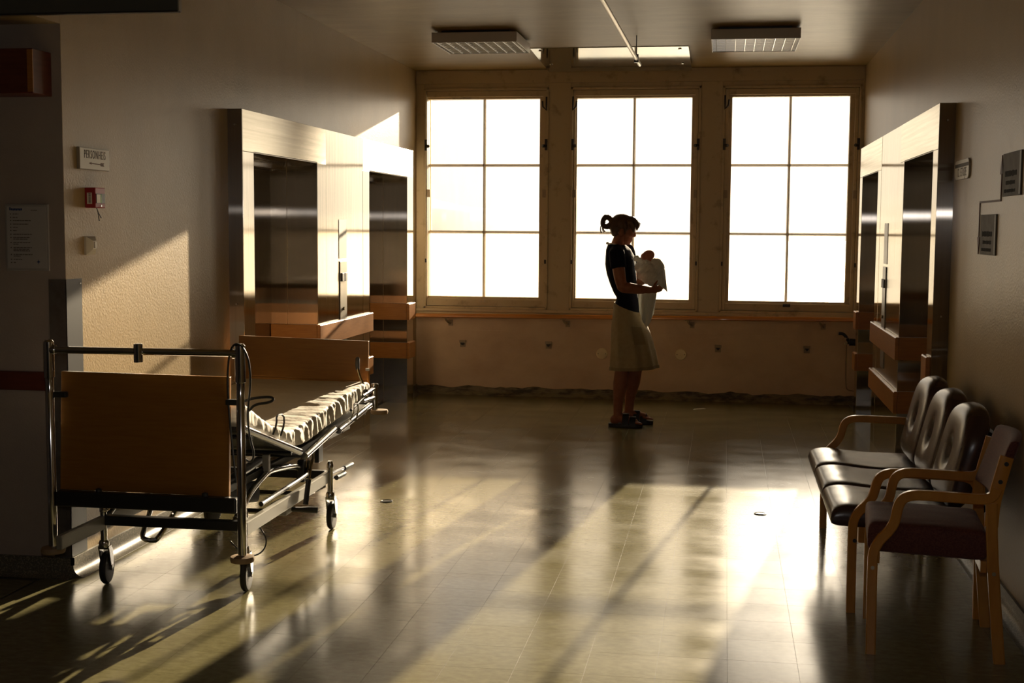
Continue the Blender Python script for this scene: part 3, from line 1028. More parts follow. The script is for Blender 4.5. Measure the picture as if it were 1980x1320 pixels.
t = thing('fire_alarm', 'red fire alarm call box with two loose wires', 'fire alarm', (XL, 5.6, 1.63))
bm = new_bm(); box(bm, XL + 0.0005, XL + 0.052, 5.548, 5.642, 1.630, 1.720); build('box', bm, 'alarm_red', t, bevel=0.003)
boxo('barcode_sticker', XL + 0.012, XL + 0.036, 5.5470, 5.5478, 1.647, 1.697, 'white_sign', t)
bm = new_bm()
for k in range(9):
    z = 1.651 + k * 0.005
    box(bm, XL + 0.020, XL + 0.030, 5.5464, 5.5471, z, z + 0.0026)
build('barcode', bm, 'sign_ink', t)
boxo('glass_recess', XL + 0.0518, XL + 0.0535, 5.553, 5.637, 1.650, 1.693, 'dark_metal', t)
boxo('instruction_label', XL + 0.0535, XL + 0.0545, 5.556, 5.592, 1.652, 1.690, 'white_sign', t)
boxo('green_label', XL + 0.0535, XL + 0.0545, 5.593, 5.604, 1.652, 1.690, 'label_green', t)
bm = new_bm(); disc(bm, (XL + 0.053, 5.60, 1.639), 0.005, 'x', 0.004, 10); build('test_key', bm, 'chrome', t)
for dy, dz in ((0.055, 0.045), (0.035, 0.058)):
    bm = new_bm(); tube(bm, smooth_path([(XL + 0.03, 5.600, 1.632), (XL + 0.03, 5.615, 1.612), (XL + 0.025, 5.600 + dy, 1.630 - dz)], 2), 0.002, 6)
    build('wire', bm, 'wire_black', t)

t = thing('light_switch', 'cream light switch under the fire alarm', 'switch', (XL, 5.58, 1.42))
bm = new_bm()
a = [(5.535, 1.420), (5.622, 1.420), (5.622, 1.502), (5.535, 1.502)]
b = [(5.562, 1.445), (5.592, 1.445), (5.592, 1.482), (5.562, 1.482)]
loft(bm, [[Vector((XL + 0.0005, y, z)) for y, z in a], [Vector((XL + 0.010, y, z)) for y, z in a], [Vector((XL + 0.030, y, z)) for y, z in b]])
build('cover', bm, 'switch_plastic', t)
boxo('rocker', XL + 0.029, XL + 0.036, 5.568, 5.586, 1.450, 1.478, 'white_sign', t, bevel=0.001)

# ------------------------------------------------------------------ right wall signs
fnR = lambda y0, z0, off=0.0: (lambda u, v, d: (XR - off - d, y0 - u, z0 + v))
t = thing('floor_sign', 'white rounded sign reading 12. ETASJE beside the lifts', 'sign', (XR, 6.975, 1.86))
out = []
hw, hh, cr = 0.2, 0.05, 0.028
for cx, cz, a0 in ((hw - cr, hh - cr, 0), (-hw + cr, hh - cr, 90), (-hw + cr, -hh + cr, 180), (hw - cr, -hh + cr, 270)):
    for k in range(6):
        a = math.radians(a0 + 18 * k)
        out.append((cx + cr * 1.6 * math.cos(a) - 0.6 * cr * (1 if cx > 0 else -1), cz + cr * math.sin(a)))
bm = new_bm(); prism(bm, out, fnR(6.975, 1.862), 0.0005, 0.009); build('plate', bm, 'sign_edge', t)
bm = new_bm(); prism(bm, [(u * 0.97, v * 0.95) for u, v in out], fnR(6.975, 1.862), 0.0092, 0.0098); build('face', bm, 'white_sign', t)
text_mesh('12. ETASJE', 0.062, fnR(6.965, 1.846, 0.0102), 0.0004, 'lettering', 'sign_ink', t, sx=0.80, spacing=1.15)
bm = new_bm(); prism(bm, [(-0.193, 0.012), (0.193, 0.012), (0.193, 0.03), (-0.193, 0.03)], fnR(6.975, 1.862), 0.0099, 0.0103); build('painted_shade_band', bm, 'sign_ink', t)  # shade across the plate, painted on as a dark strip in the lettering colour
for idx, (ya, yb, za, zb, lab) in enumerate(((5.978, 5.620, 1.702, 1.884, 'dull metal plaque at the right picture edge, upper of two'), (6.440, 6.082, 1.446, 1.629, 'dull metal plaque below the stepped arrow, lower of two'))):
    t = thing('metal_plaque', lab, 'plaque', (XR, 0.5 * (ya + yb), za), 'engraved plaques on the right wall')
    boxo('plate', XR - 0.006, XR - 0.0005, yb, ya, za, zb, 'plaque_metal', t, bevel=0.001)
    boxo('edge_strip', XR - 0.0072, XR - 0.0055, yb + 0.002, yb + 0.030, za + 0.004, zb - 0.004, 'plaque_edge', t)
    rows = []
    rng = random.Random(11 + idx)
    for (v, h, u0, u1) in ((0.088, 0.026, 0.05, 0.27), (0.126, 0.018, 0.07, 0.25), (0.160, 0.016, 0.04, 0.26)):
        u = u0
        while u < u1:
            w = rng.uniform(0.008, 0.016)
            rows.append((u, u + w, v, h * rng.uniform(0.75, 1.0)))
            u += w + 0.006
    bars('engraved_lines', rows, lambda u, v, d, ya=ya, zb=zb: (XR - 0.0062 - d, ya - u, zb - v), 'plaque_ink', t)
t = thing('arrow_marking', 'dark red stepped double arrow between the two plaques', 'arrow', (XR, 6.25, 1.69))
for nm, pts in (('up_arrow', [(6.026, 1.692), (6.026, 1.800), (6.050, 1.800), (6.021, 1.882), (5.992, 1.800), (6.016, 1.800), (6.016, 1.692)]),
                ('cross_line', [(6.016, 1.683), (6.500, 1.683), (6.500, 1.692), (6.016, 1.692)]),
                ('down_arrow', [(6.490, 1.683), (6.490, 1.525), (6.466, 1.525), (6.495, 1.445), (6.524, 1.525), (6.500, 1.525), (6.500, 1.683)])):
    bm = new_bm(); prism(bm, pts, lambda u, v, d: (XR - d, u, v), 0.0004, 0.0035); build(nm, bm, 'arrow_red', t)

# ------------------------------------------------------------------ floor odds
for k, (x, y) in enumerate(((-1.865, 7.18), (0.223, 7.25))):
    o = new_bm(); lathe(o, [(0.034, 0.0), (0.034, 0.003), (0.028, 0.0045), (0.026, 0.002), (0.001, 0.0021)], (x, y, 0.0008), 'z', 24)
    tag(build('floor_outlet', o, 'dark_metal', smooth=True, sharp=30), 'small round metal cap in the floor %s' % ('near the bed', 'near the chairs')[k], 'floor cap', 'caps set in the floor')
bm = new_bm(); prism(bm, [(-0.24, 11.36), (-0.13, 11.44), (-0.15, 11.47), (-0.23, 11.41)], lambda u, v, d: (u, v, 0.0012 + d), 0, 0.001)
tag(build('paper_scrap', bm, 'white_sign'), 'scrap of white paper on the floor below the middle window', 'paper')

# ------------------------------------------------------------------ hospital bed
BX0, BX1 = -2.72, -1.90
bed = thing('hospital_bed', 'chrome hospital bed with wooden end boards, standing along the lift wall', 'bed', (-2.31, 6.0, 0))


def part(name, bm, m, parent=None, smooth=True, sharp=35, bevel=0.0):
    return build(name, bm, m, parent or bed, smooth=smooth, sharp=sharp, bevel=bevel)


for x in (BX0, BX1):
    bm = new_bm()
    lathe(bm, [(0.018, 0.225), (0.018, 0.86), (0.0175, 0.861), (0.0175, 0.93), (0.022, 0.932), (0.022, 1.06), (0.021, 1.078), (0.014, 1.086), (0.001, 1.088)], (x, 5.0, 0), 'z', 18)
    p = part('end_post', bm, 'chrome')
    bm = new_bm(); lathe(bm, [(0.02, 0.2), (0.047, 0.202), (0.050, 0.213), (0.047, 0.224), (0.02, 0.228)], (x, 5.0, 0), 'z', 24)
    part('bumper', bm, 'tan_rubber', p)
bm = new_bm(); tube(bm, [(BX0 + 0.018, 5.0, 1.045), (BX1 - 0.018, 5.0, 1.048)], 0.0145, 14); tr = part('top_rail', bm, 'chrome')
bm = new_bm(); lathe(bm, [(0.012, 1.003), (0.018, 1.005), (0.018, 1.078), (0.012, 1.080)], (-2.325, 4.985, 0), 'z', 14); part('clamp', bm, 'chrome', tr)
for x in (BX0, BX1):
    s = 1 if x == BX0 else -1
    bm = new_bm(); tube(bm, [(x + s * 0.012, 5.0, 1.046), (x + s * 0.030, 5.0, 1.046)], 0.020, 14); part('rail_socket', bm, 'chrome', tr)
bm = new_bm()
prism(bm, [(-2.700, 0.462), (-1.966, 0.459), (-1.957, 0.948), (-2.684, 0.954)], lambda u, v, d: (u, d, v), 5.03, 5.05)
part('end_board', bm, 'board_laminate', smooth=False, bevel=0.002)
for x, s, z in ((BX0, 1, 0.86), (BX1, -1, 0.848)):
    bm = new_bm()
    box(bm, min(x + s * 0.012, x + s * 0.068), max(x + s * 0.012, x + s * 0.068), 5.005, 5.029, z - 0.012, z + 0.012)
    part('panel_clip', bm, 'black_rubber', smooth=False, bevel=0.005)
bm = new_bm(); box(bm, -2.70, -1.92, 4.985, 5.029, 0.398, 0.462); part('end_beam', bm, 'dark_metal', smooth=False, bevel=0.008)
for x in (-2.52, -2.06):
    bm = new_bm(); lathe(bm, [(0.014, 0), (0.012, 0.012), (0.001, 0.016)], (x, 5.01, 0.462), 'z', 12); part('bolt', bm, 'black_rubber')

# base frame and castors
RAILX = (-2.62, -1.98)
for x in RAILX:
    bm = new_bm(); box(bm, x - 0.013, x + 0.013, 4.86 if x < -2.3 else 5.235, 6.455, 0.250, 0.308)
    part('base_rail', bm, 'grey_enamel', smooth=False, bevel=0.004)
for y in (5.25, 6.43):
    bm = new_bm(); box(bm, RAILX[0] + 0.013, RAILX[1] - 0.013, y - 0.02, y + 0.02, 0.268, 0.310)
    part('base_crossbar', bm, 'dark_metal', smooth=False, bevel=0.004)
for y in (5.55, 5.95):
    bm = new_bm(); tube(bm, [(RAILX[0] + 0.013, y, 0.285), (RAILX[1] - 0.013, y, 0.285)], 0.013, 10); part('stretcher', bm, 'chrome')


def castor(x, y, ang, label=None):
    c, s = math.cos(ang), math.sin(ang)

    def rot(p):
        return Vector((x + p[0] * c - p[1] * s, y + p[0] * s + p[1] * c, p[2]))
    bm = new_bm(); lathe(bm, [(0.012, 0.36), (0.014, 0.352), (0.017, 0.345), (0.017, 0.325), (0.014, 0.322), (0.014, 0.20), (0.019, 0.198), (0.022, 0.19), (0.022, 0.170), (0.012, 0.165)], (x, y, 0), 'z', 14)
    st = part('castor_stem', bm, 'chrome')
    # fork/shroud: curved shell
    bm = new_bm()
    for sx in (-1, 1):
        outl = [(-0.012, 0.170), (0.020, 0.172), (0.045, 0.150), (0.055, 0.11), (0.050, 0.065), (0.030, 0.058), (0.012, 0.10)]
        a = [bm.verts.new(rot((sx * 0.024, u, v))) for u, v in outl]
        b = [bm.verts.new(rot((sx * 0.018, u, v))) for u, v in outl]
        n_ = len(a)
        for k in range(n_):
            bm.faces.new((a[k], a[(k + 1) % n_], b[(k + 1) % n_], b[k]))
        bm.faces.new(a[::-1]); bm.faces.new(b)
    a = [(-0.024, -0.012), (0.024, -0.012), (0.024, 0.028), (-0.024, 0.028)]
    loft(bm, [[rot((u, v, z)) for u, v in a] for z in (0.160, 0.175)])
    part('castor_fork', bm, 'chrome', st, smooth=False, bevel=0.002)
    bm = new_bm()
    wr, off, zc = 0.072, 0.030, 0.0725
    rings = []
    for (rr, d) in ((0.02, -0.014), (0.055, -0.015), (wr - 0.006, -0.013), (wr, -0.006), (wr, 0.006), (wr - 0.006, 0.013), (0.055, 0.015), (0.02, 0.014)):
        rings.append([rot((d, off + rr * math.cos(2 * math.pi * k / 28), zc + rr * math.sin(2 * math.pi * k / 28))) for k in range(28)])
    loft(bm, rings)
    part('castor_wheel', bm, 'black_rubber', st)
    bm = new_bm()
    rings = [[rot((d, off + rr * math.cos(2 * math.pi * k / 12), zc + rr * math.sin(2 * math.pi * k / 12))) for k in range(12)] for rr, d in ((0.01, -0.026), (0.012, -0.025), (0.012, 0.025), (0.01, 0.026))]
    loft(bm, rings)
    part('castor_hub', bm, 'chrome', st)


castor(RAILX[0], 5.25, 0.15)
castor(RAILX[1] - 0.005, 5.25, 0.12)
castor(RAILX[1] + 0.012, 6.43, 0.05)
castor(RAILX[0], 6.43, -0.2)

# lying surface: three hinged sections of chrome tube with dark decks
SEC = [((5.10, 0.730), (5.82, 0.512)), ((5.905, 0.478), (6.37, 0.532)), ((6.455, 0.515), (7.05, 0.563))]
for (a, b) in SEC:
    for x in (-2.70, -1.93):
        bm = new_bm(); tube(bm, [(x, a[0], a[1]), (x, b[0], b[1])], 0.0165, 14)
        p = part('deck_tube', bm, 'chrome')
        for e in (a, b):
            bm = new_bm(); dv = Vector((0, b[0] - a[0], b[1] - a[1])).normalized() * (0.006 if e is b else -0.006)
            tube(bm, [(x, e[0], e[1]), Vector((x, e[0], e[1])) + dv], 0.0175, 12)
            part('end_cap', bm, 'chrome', p)
    bm = new_bm()
    loft(bm, [[Vector((x, e[0], e[1] + dz)) for x, dz in ((-2.69, -0.008), (-1.94, -0.008), (-1.94, 0.006), (-2.69, 0.006))] for e in (a, b)])
    part('deck_sheet', bm, 'dark_metal', smooth=False)
    for f in (0.15, 0.85):
        y = a[0] + (b[0] - a[0]) * f; z = a[1] + (b[1] - a[1]) * f - 0.022
        bm = new_bm(); tube(bm, [(-2.70, y, z), (-1.93, y, z)], 0.010, 8); part('deck_crossbar', bm, 'dark_metal')
# mattress retainers
for (y, z, yb) in ((5.42, 0.655, 0.10), (6.62, 0.545, 0.09)):
    bm = new_bm(); tube(bm, smooth_path([(-1.915, y, z), (-1.898, y, z + 0.045), (-1.90, y + 0.005, z + 0.085), (-1.90, y + yb, z + 0.075), (-1.898, y + yb, z + 0.03), (-1.915, y + yb, z - 0.02)], 1), 0.0045, 8)
    part('mattress_retainer', bm, 'dark_metal' if y < 6 else 'chrome')
# bed frame under the deck, lifting arms, motor, actuator
for x in (-2.60, -2.02):
    bm = new_bm(); box(bm, x - 0.054, x - 0.030, 5.03, 7.08, 0.425, 0.46); part('frame_bar', bm, 'black_rubber', smooth=False, bevel=0.004)
    bm = new_bm()
    tube(bm, smooth_path([(x - 0.02, 5.30, 0.305), (x - 0.02, 5.36, 0.33), (x - 0.02, 5.46, 0.385), (x - 0.02, 5.66, 0.432), (x - 0.02, 5.74, 0.437), (x - 0.02, 6.10, 0.395), (x - 0.02, 6.17, 0.36)], 2), 0.015, 12)
    part('lifting_arm', bm, 'chrome')
    bm = new_bm()
    tube(bm, smooth_path([(x + 0.012, 5.52, 0.325), (x + 0.012, 6.12, 0.335), (x + 0.012, 6.19, 0.345), (x + 0.012, 6.21, 0.40)], 2), 0.0115, 10)
    part('link_rod', bm, 'chrome')
    bm = new_bm(); box(bm, x - 0.03, x + 0.004, 6.15, 6.19, 0.30, 0.41); part('pivot_bracket', bm, 'dark_metal', smooth=False, bevel=0.004)
    bm = new_bm(); box(bm, x - 0.036, x - 0.006, 5.67, 5.70, 0.42, 0.52); part('pivot_bracket', bm, 'grey_enamel', smooth=False, bevel=0.004)
bm = new_bm(); tube(bm, [(-2.30, 5.40, 0.365), (-2.06, 5.60, 0.365)], 0.048, 18); part('motor', bm, 'grey_plastic')
bm = new_bm(); tube(bm, [(-2.25, 5.55, 0.36), (-2.25, 6.30, 0.41)], 0.022, 12); part('actuator_rod', bm, 'dark_metal')
bm = new_bm(); box(bm, -2.075, -1.995, 5.82, 5.93, 0.205, 0.262); part('control_box', bm, 'motor_plastic', smooth=False, bevel=0.006)
bm = new_bm(); tube(bm, [(-1.945, 6.10, 0.478), (-1.945, 6.02, 0.36), (-1.945, 5.985, 0.31)], [0.006, 0.006, 0.006], 8); gs = part('gas_spring', bm, 'chrome')
bm = new_bm(); tube(bm, [(-1.945, 6.005, 0.345), (-1.945, 5.955, 0.235)], 0.013, 10); part('spring_body', bm, 'black_rubber', gs)
bm = new_bm(); box(bm, -1.952, -1.93, 6.12, 6.19, 0.405, 0.495); part('lever_plate', bm, 'dark_metal', smooth=False, bevel=0.003)
# brake pedals at the far castor
for (z, yb) in ((0.292, 6.74), (0.268, 6.60)):
    bm = new_bm(); tube(bm, [(-1.968, 6.45, z), (-1.955, 6.60, z - 0.003), (-1.95, yb, z - 0.006)], 0.008, 8); p = part('brake_pedal', bm, 'chrome')
    bm = new_bm(); tube(bm, [(-1.953, yb - 0.11, z - 0.005), (-1.949, yb + 0.02, z - 0.007)], 0.013, 10); part('pedal_pad', bm, 'black_rubber', p)
bm = new_bm(); tube(bm, [(-1.99, 5.7, 0.262), (-1.99, 6.4, 0.235)], 0.009, 8); part('brake_rod', bm, 'chrome')
bm = new_bm(); tube(bm, smooth_path([(-2.03, 5.86, 0.23), (-1.95, 5.98, 0.205), (-1.90, 6.0, 0.20)], 1), [0.012] * 3 + [0.016] * (len(smooth_path([0, 1, 2] and [(0, 0, 0), (1, 0, 0), (2, 0, 0)], 1)) - 3), 10); part('foot_pedal', bm, 'black_rubber')
# near-left pedal seen below the end
bm = new_bm()
tube(bm, smooth_path([(-2.56, 5.60, 0.27), (-2.55, 5.48, 0.18), (-2.545, 5.47, 0.155), (-2.49, 5.47, 0.150), (-2.475, 5.47, 0.16), (-2.46, 5.50, 0.19), (-2.44, 5.60, 0.27)], 1), 0.012, 10)
part('pedal_bow', bm, 'chrome')
# far end: wooden head board, posts, bumper, lever
bm = new_bm()
prism(bm, [(-2.722, 0.70), (-1.966, 0.688), (-1.963, 0.913), (-2.724, 0.930)], lambda u, v, d: (u, d, v), 7.15, 7.17)
part('end_board', bm, 'board_laminate', smooth=False, bevel=0.002)
bm = new_bm()
prism(bm, [(-2.72, 0.655), (-1.966, 0.650), (-1.966, 0.688), (-2.72, 0.70)], lambda u, v, d: (u, d, v), 7.148, 7.172)
part('end_beam', bm, 'board_laminate', smooth=False, bevel=0.002)
for x in (-2.74, -1.925):
    bm = new_bm(); lathe(bm, [(0.017, 0.50), (0.017, 0.655), (0.020, 0.656), (0.020, 0.672), (0.012, 0.676)], (x, 7.15, 0), 'z', 14); p = part('end_post', bm, 'chrome')
    bm = new_bm(); lathe(bm, [(0.02, 0.502), (0.047, 0.504), (0.050, 0.515), (0.047, 0.526), (0.02, 0.529)], (x + (0.022 if x > -2 else -0.022), 7.16, 0), 'z', 22); part('bumper', bm, 'tan_rubber', p)
bm = new_bm(); tube(bm, [(-2.74, 7.15, 0.56), (-1.925, 7.15, 0.56)], 0.016, 12); part('end_rail', bm, 'dark_metal')
bm = new_bm(); tube(bm, smooth_path([(-1.935, 6.98, 0.655), (-1.945, 6.99, 0.675), (-1.985, 7.02, 0.75), (-1.992, 7.03, 0.79), (-1.992, 7.035, 0.82)], 1), 0.0075, 10); lv = part('lever', bm, 'chrome')
bm = new_bm(); tube(bm, [(-1.990, 7.028, 0.765), (-1.993, 7.032, 0.79), (-1.993, 7.036, 0.825), (-1.993, 7.037, 0.835)], [0.011, 0.013, 0.012, 0.006], 12); part('lever_grip', bm, 'grey_plastic', lv)
bm = new_bm(); tube(bm, [(-1.945, 7.10, 0.66), (-1.955, 7.10, 0.755)], 0.008, 10); part('stub_post', bm, 'guard_wood')
bm = new_bm(); tube(bm, [(-1.955, 7.10, 0.752), (-1.955, 7.10, 0.766)], 0.011, 12); part('stub_cap', bm, 'white_sign')
for (p0, p1, r) in (((-1.93, 6.90, 0.635), (-1.925, 7.13, 0.65), 0.012), ((-1.93, 6.92, 0.605), (-1.925, 7.14, 0.60), 0.011), ((-1.935, 6.70, 0.585), (-1.93, 6.93, 0.625), 0.008), ((-1.935, 6.98, 0.585), (-1.93, 6.98, 0.665), 0.012)):
    bm = new_bm(); tube(bm, [p0, p1], r, 10); part('lever_link', bm, 'chrome')
# cables at the near right post
loop1 = smooth_path([(-1.93, 5.02, 0.52), (-1.955, 5.03, 0.72), (-1.965, 5.02, 0.93), (-1.945, 5.0, 1.055), (-1.915, 4.985, 1.09), (-1.885, 4.985, 1.08), (-1.862, 5.0, 1.02), (-1.865, 5.02, 0.92), (-1.885, 5.03, 0.80), (-1.875, 5.03, 0.70), (-1.855, 5.03, 0.64), (-1.87, 5.03, 0.60), (-1.90, 5.03, 0.62)], 3)
bm = new_bm(); tube(bm, loop1, 0.0045, 8); part('cable', bm, 'wire_black')
loop2 = smooth_path([(-1.90, 5.04, 0.85), (-1.87, 5.05, 0.862), (-1.80, 5.07, 0.868), (-1.785, 5.07, 0.858), (-1.80, 5.06, 0.845), (-1.86, 5.05, 0.838), (-1.885, 5.05, 0.81)], 3)
bm = new_bm(); tube(bm, loop2, 0.0055, 8); part('cable', bm, 'wire_black')
loop3 = smooth_path([(-2.0, 5.45, 0.25), (-1.97, 5.50, 0.17), (-1.985, 5.46, 0.115), (-2.03, 5.38, 0.12), (-2.08, 5.33, 0.20)], 3)
bm = new_bm(); tube(bm, loop3, 0.0035, 6); part('cable', bm, 'wire_black')

# mattress under a white sheet
MT = [(5.06, 0.862), (5.11, 0.842), (5.29, 0.765), (5.42, 0.708), (5.55, 0.662), (5.68, 0.632), (5.80, 0.622), (6.0, 0.632), (6.15, 0.644), (6.5, 0.672), (6.9, 0.692), (7.09, 0.70)]
MB = [(5.06, 0.768), (5.16, 0.735), (5.42, 0.652), (5.69, 0.568), (5.83, 0.535), (5.95, 0.528), (6.24, 0.552), (6.8, 0.585), (7.09, 0.600)]


def interp(tab, y):
    for (a, b), (c, d) in zip(tab, tab[1:]):
        if y <= c:
            f = (y - a) / (c - a)
            f = max(0, min(1, f))
            return b + (d - b) * f
    return tab[-1][1]


bm = new_bm()
rings = []
NY, x0, x1 = 150, -2.68, -1.935
for k in range(NY + 1):
    y = 5.07 + (7.085 - 5.07) * k / NY
    ym = [y - 0.05, y, y + 0.05]
    zt = sum(interp(MT, q) for q in ym) / 3
    zb = sum(interp(MB, q) for q in ym) / 3
    e = min(1.0, min(k, NY - k) / 4.0)
    e = math.sin(e * math.pi / 2)
    ring = []
    zm, hh_ = 0.5 * (zt + zb), 0.5 * (zt - zb) * (0.55 + 0.45 * e)
    # right side up, over the top, left side down, underneath
    for j in range(12):
        f = j / 11
        a = -math.pi / 2 + math.pi * f
        bx = math.copysign(abs(math.cos(a)) ** 0.35, math.cos(a))
        bz = math.copysign(abs(math.sin(a)) ** 0.55, math.sin(a))
        side = math.sin(math.pi * f) ** 0.5
        fold = 0.011 * noise.noise(Vector((y * 26 + 1.6 * f, f * 1.6, 1.0))) + 0.007 * noise.noise(Vector((y * 55, f * 2.5, 4.0)))
        gather = 1.0 if y > 5.5 else 0.35
        gather *= 1.0 if y < 6.75 else 0.8
        xx = x1 - 0.045 + bx * 0.045 + fold * side * 1.5 * gather
        zz = zm + hh_ * bz + fold * 0.5 * side * gather
        ring.append(Vector((xx, y, zz)))
    NT = 26
    for j in range(1, NT):
        f = j / NT
        xx = (x1 - 0.05) + (x0 + 0.05 - (x1 - 0.05)) * f
        edge = math.exp(-f * 7)
        wr = 0.004 * noise.noise(Vector((xx * 4, y * 9, 0))) + edge * 0.010 * noise.noise(Vector((xx * 6, y * 26, 7))) + 0.003 * noise.noise(Vector((xx * 11 + y * 6, y * 3, 3)))
        ring.append(Vector((xx, y, zm + hh_ + wr * e)))
    for j in range(6):
        a = math.pi / 2 + math.pi * j / 5
        ring.append(Vector((x0 + 0.045 + math.cos(a) * 0.045, y, zm + hh_ * math.sin(a))))
    for j in range(1, 4):
        ring.append(Vector((x0 + 0.05 + (x1 - x0 - 0.1) * j / 4, y, zm - hh_)))
    rings.append(ring)
loft(bm, rings)
mt = build('mattress', bm, 'sheet', smooth=True, sharp=70)
tag(mt, 'mattress under a wrinkled white sheet, bent up at the near end of the bed', 'mattress')

# ------------------------------------------------------------------ seating
def lerp(a, b, f):
    return a + (b - a) * f


def cushion(name, fn, nu, nv, m, parent, sharp=60):
    """closed two-sided pad: fn(u, v, side) with u, v in [-1, 1], side +1 front / -1 back, meeting at the rim"""
    bm = new_bm()
    F = [[None] * (nv + 1) for _ in range(nu + 1)]
    B = [[None] * (nv + 1) for _ in range(nu + 1)]
    for i in range(nu + 1):
        for j in range(nv + 1):
            u, v = -1 + 2 * i / nu, -1 + 2 * j / nv
            F[i][j] = bm.verts.new(fn(u, v, 1))
            rim = i in (0, nu) or j in (0, nv)
            B[i][j] = F[i][j] if rim else bm.verts.new(fn(u, v, -1))
    for i in range(nu):
        for j in range(nv):
            bm.faces.new((F[i][j], F[i + 1][j], F[i + 1][j + 1], F[i][j + 1]))
            q = (B[i][j + 1], B[i + 1][j + 1], B[i + 1][j], B[i][j])
            bm.faces.new(q)
    return build(name, bm, m, parent, smooth=True, sharp=sharp)


# three-seat bench
SYN, SYF = 5.43, 6.97
bench = thing('waiting_bench', 'three-seat waiting bench with dark leather cushions and wooden arms, against the wall', 'bench', (0.8, 6.2, 0))
ARM = [(0.538, 0.0), (0.536, 0.35), (0.540, 0.385), (0.560, 0.420), (0.596, 0.455), (0.616, 0.488), (0.626, 0.540), (0.640, 0.566), (0.672, 0.580), (0.72, 0.582), (0.93, 0.578), (0.985, 0.572), (1.015, 0.545), (1.025, 0.50), (1.030, 0.25), (1.035, 0.0)]
for y, s in ((SYN, 1), (SYF, -1)):
    pts = smooth_path([(x, y, z) for x, z in ARM], 2)
    bm = new_bm(); sweep_rect(bm, pts, 0.036, 0.026, (0, 1, 0)); fr = build('side_frame', bm, 'chair_wood', bench, smooth=True, sharp=30)
    bm = new_bm(); disc(bm, (0.545, y - 0.014, 0.30), 0.008, 'y', 0.006, 12); build('bolt', bm, 'dark_metal', fr)
for x, z in ((0.575, 0.32), (0.98, 0.31)):
    bm = new_bm(); box(bm, x - 0.013, x + 0.013, SYN + 0.013, SYF - 0.013, z - 0.035, z + 0.03); build('seat_rail', bm, 'chair_wood', bench, bevel=0.003)
seat_w = (SYF - SYN - 0.03) / 3
for k in range(3):
    y0 = SYN + 0.015 + seat_w * k + 0.001
    y1 = y0 + seat_w - 0.002
    yc = 0.5 * (y0 + y1)
    xf, xb = 0.450, 0.985

    def seat_fn(u, v, side, yc=yc, k=k):
        # u across (y), v from front (-1) to back (+1)
        hu = (y1 - y0) / 2
        su = math.copysign(1 - (1 - abs(u)) ** 1.6, u)
        x = lerp(xf, xb, (math.copysign(1 - (1 - abs(v)) ** 1.5, v) + 1) / 2)
        y = yc + su * hu * 1.0
        rim = (1 - abs(u) ** 6) ** 0.5 * (1 - abs(v) ** 5) ** 0.5
        zmid = 0.372 - 0.010 * (x - xf) / (xb - xf) + 0.008 * math.exp(-((x - xf - 0.08) / 0.1) ** 2)
        if side > 0:
            z = zmid + 0.060 * rim - 0.012 * math.exp(-((x - 0.78) / 0.13) ** 2) * (1 - u * u) + 0.003 * noise.noise(Vector((x * 9, y * 9, 0)))
        else:
            z = zmid - 0.038 * rim
        return (x, y, z)
    cushion('seat_cushion', seat_fn, 22, 26, 'leather', bench)

    def back_fn(u, v, side, yc=yc):
        hu = seat_w / 2 - 0.004
        # outline: straight sides, big round top
        h = (v + 1) / 2
        hz = 1 - (1 - h) ** 1.15
        top = max(0.0, (hz - 0.55) / 0.45)
        bot = max(0.0, (0.12 - hz) / 0.12)
        wid = hu * math.sqrt(max(0.0, 1 - 0.80 * top ** 2.6)) * (1 - 0.15 * bot)
        y = yc + math.copysign(1 - (1 - abs(u)) ** 1.4, u) * wid
        zz = 0.425 + 0.415 * hz - 0.015 * u * u * top
        xc = 0.945 + 0.105 * hz ** 0.9
        rim = (1 - abs(u) ** 5) ** 0.5 * (1 - abs(v) ** 6) ** 0.5
        if side > 0:
            dim = 0.0
            for by, dp in ((0.0, 0.036),):
                d2 = ((y - yc - by) / 0.050) ** 2 + ((zz - 0.630) / 0.062) ** 2
                dim += dp * math.exp(-d2)
            x = xc - 0.066 * rim + dim
        else:
            x = xc + 0.045 * rim
        return (x, y, zz)
    bc = cushion('back_cushion', back_fn, 40, 40, 'leather', bench)
    for by in (0.0,):
        bm = new_bm(); lathe(bm, [(0.001, -0.006), (0.010, -0.003), (0.012, 0.002), (0.001, 0.003)], (0.983, yc + by, 0.630), 'x', 12); build('button', bm, 'leather', bc, smooth=True)
for z in (0.50, 0.70):
    bm = new_bm(); box(bm, 1.085 + (z - 0.5) * 0.12, 1.105 + (z - 0.5) * 0.12, SYN + 0.02, SYF - 0.02, z - 0.02, z + 0.02); build('back_rail', bm, 'dark_metal', bench)
for y in (SYN + 0.10, SYF - 0.10):
    bm = new_bm(); tube(bm, [(0.985, y, 0.33), (1.085, y, 0.45), (1.125, y, 0.74)], 0.011, 8); build('back_strut', bm, 'dark_metal', bench, smooth=True)

# armchair, turned a little
ang = -math.radians(4.5)
chair = thing('armchair', 'wooden armchair with dark red fabric seat at the near end of the bench', 'armchair', (0.562, 4.903, 0), rotz=ang)
CH = Matrix.Translation((0.562, 4.903, 0)) @ Matrix.Rotation(ang, 4, 'Z')


def cpart(name, bm, m, parent=None, smooth=True, sharp=30, bevel=0.0):
    bmesh.ops.transform(bm, matrix=CH, verts=bm.verts)
    return build(name, bm, m, parent or chair, smooth=smooth, sharp=sharp, bevel=bevel)


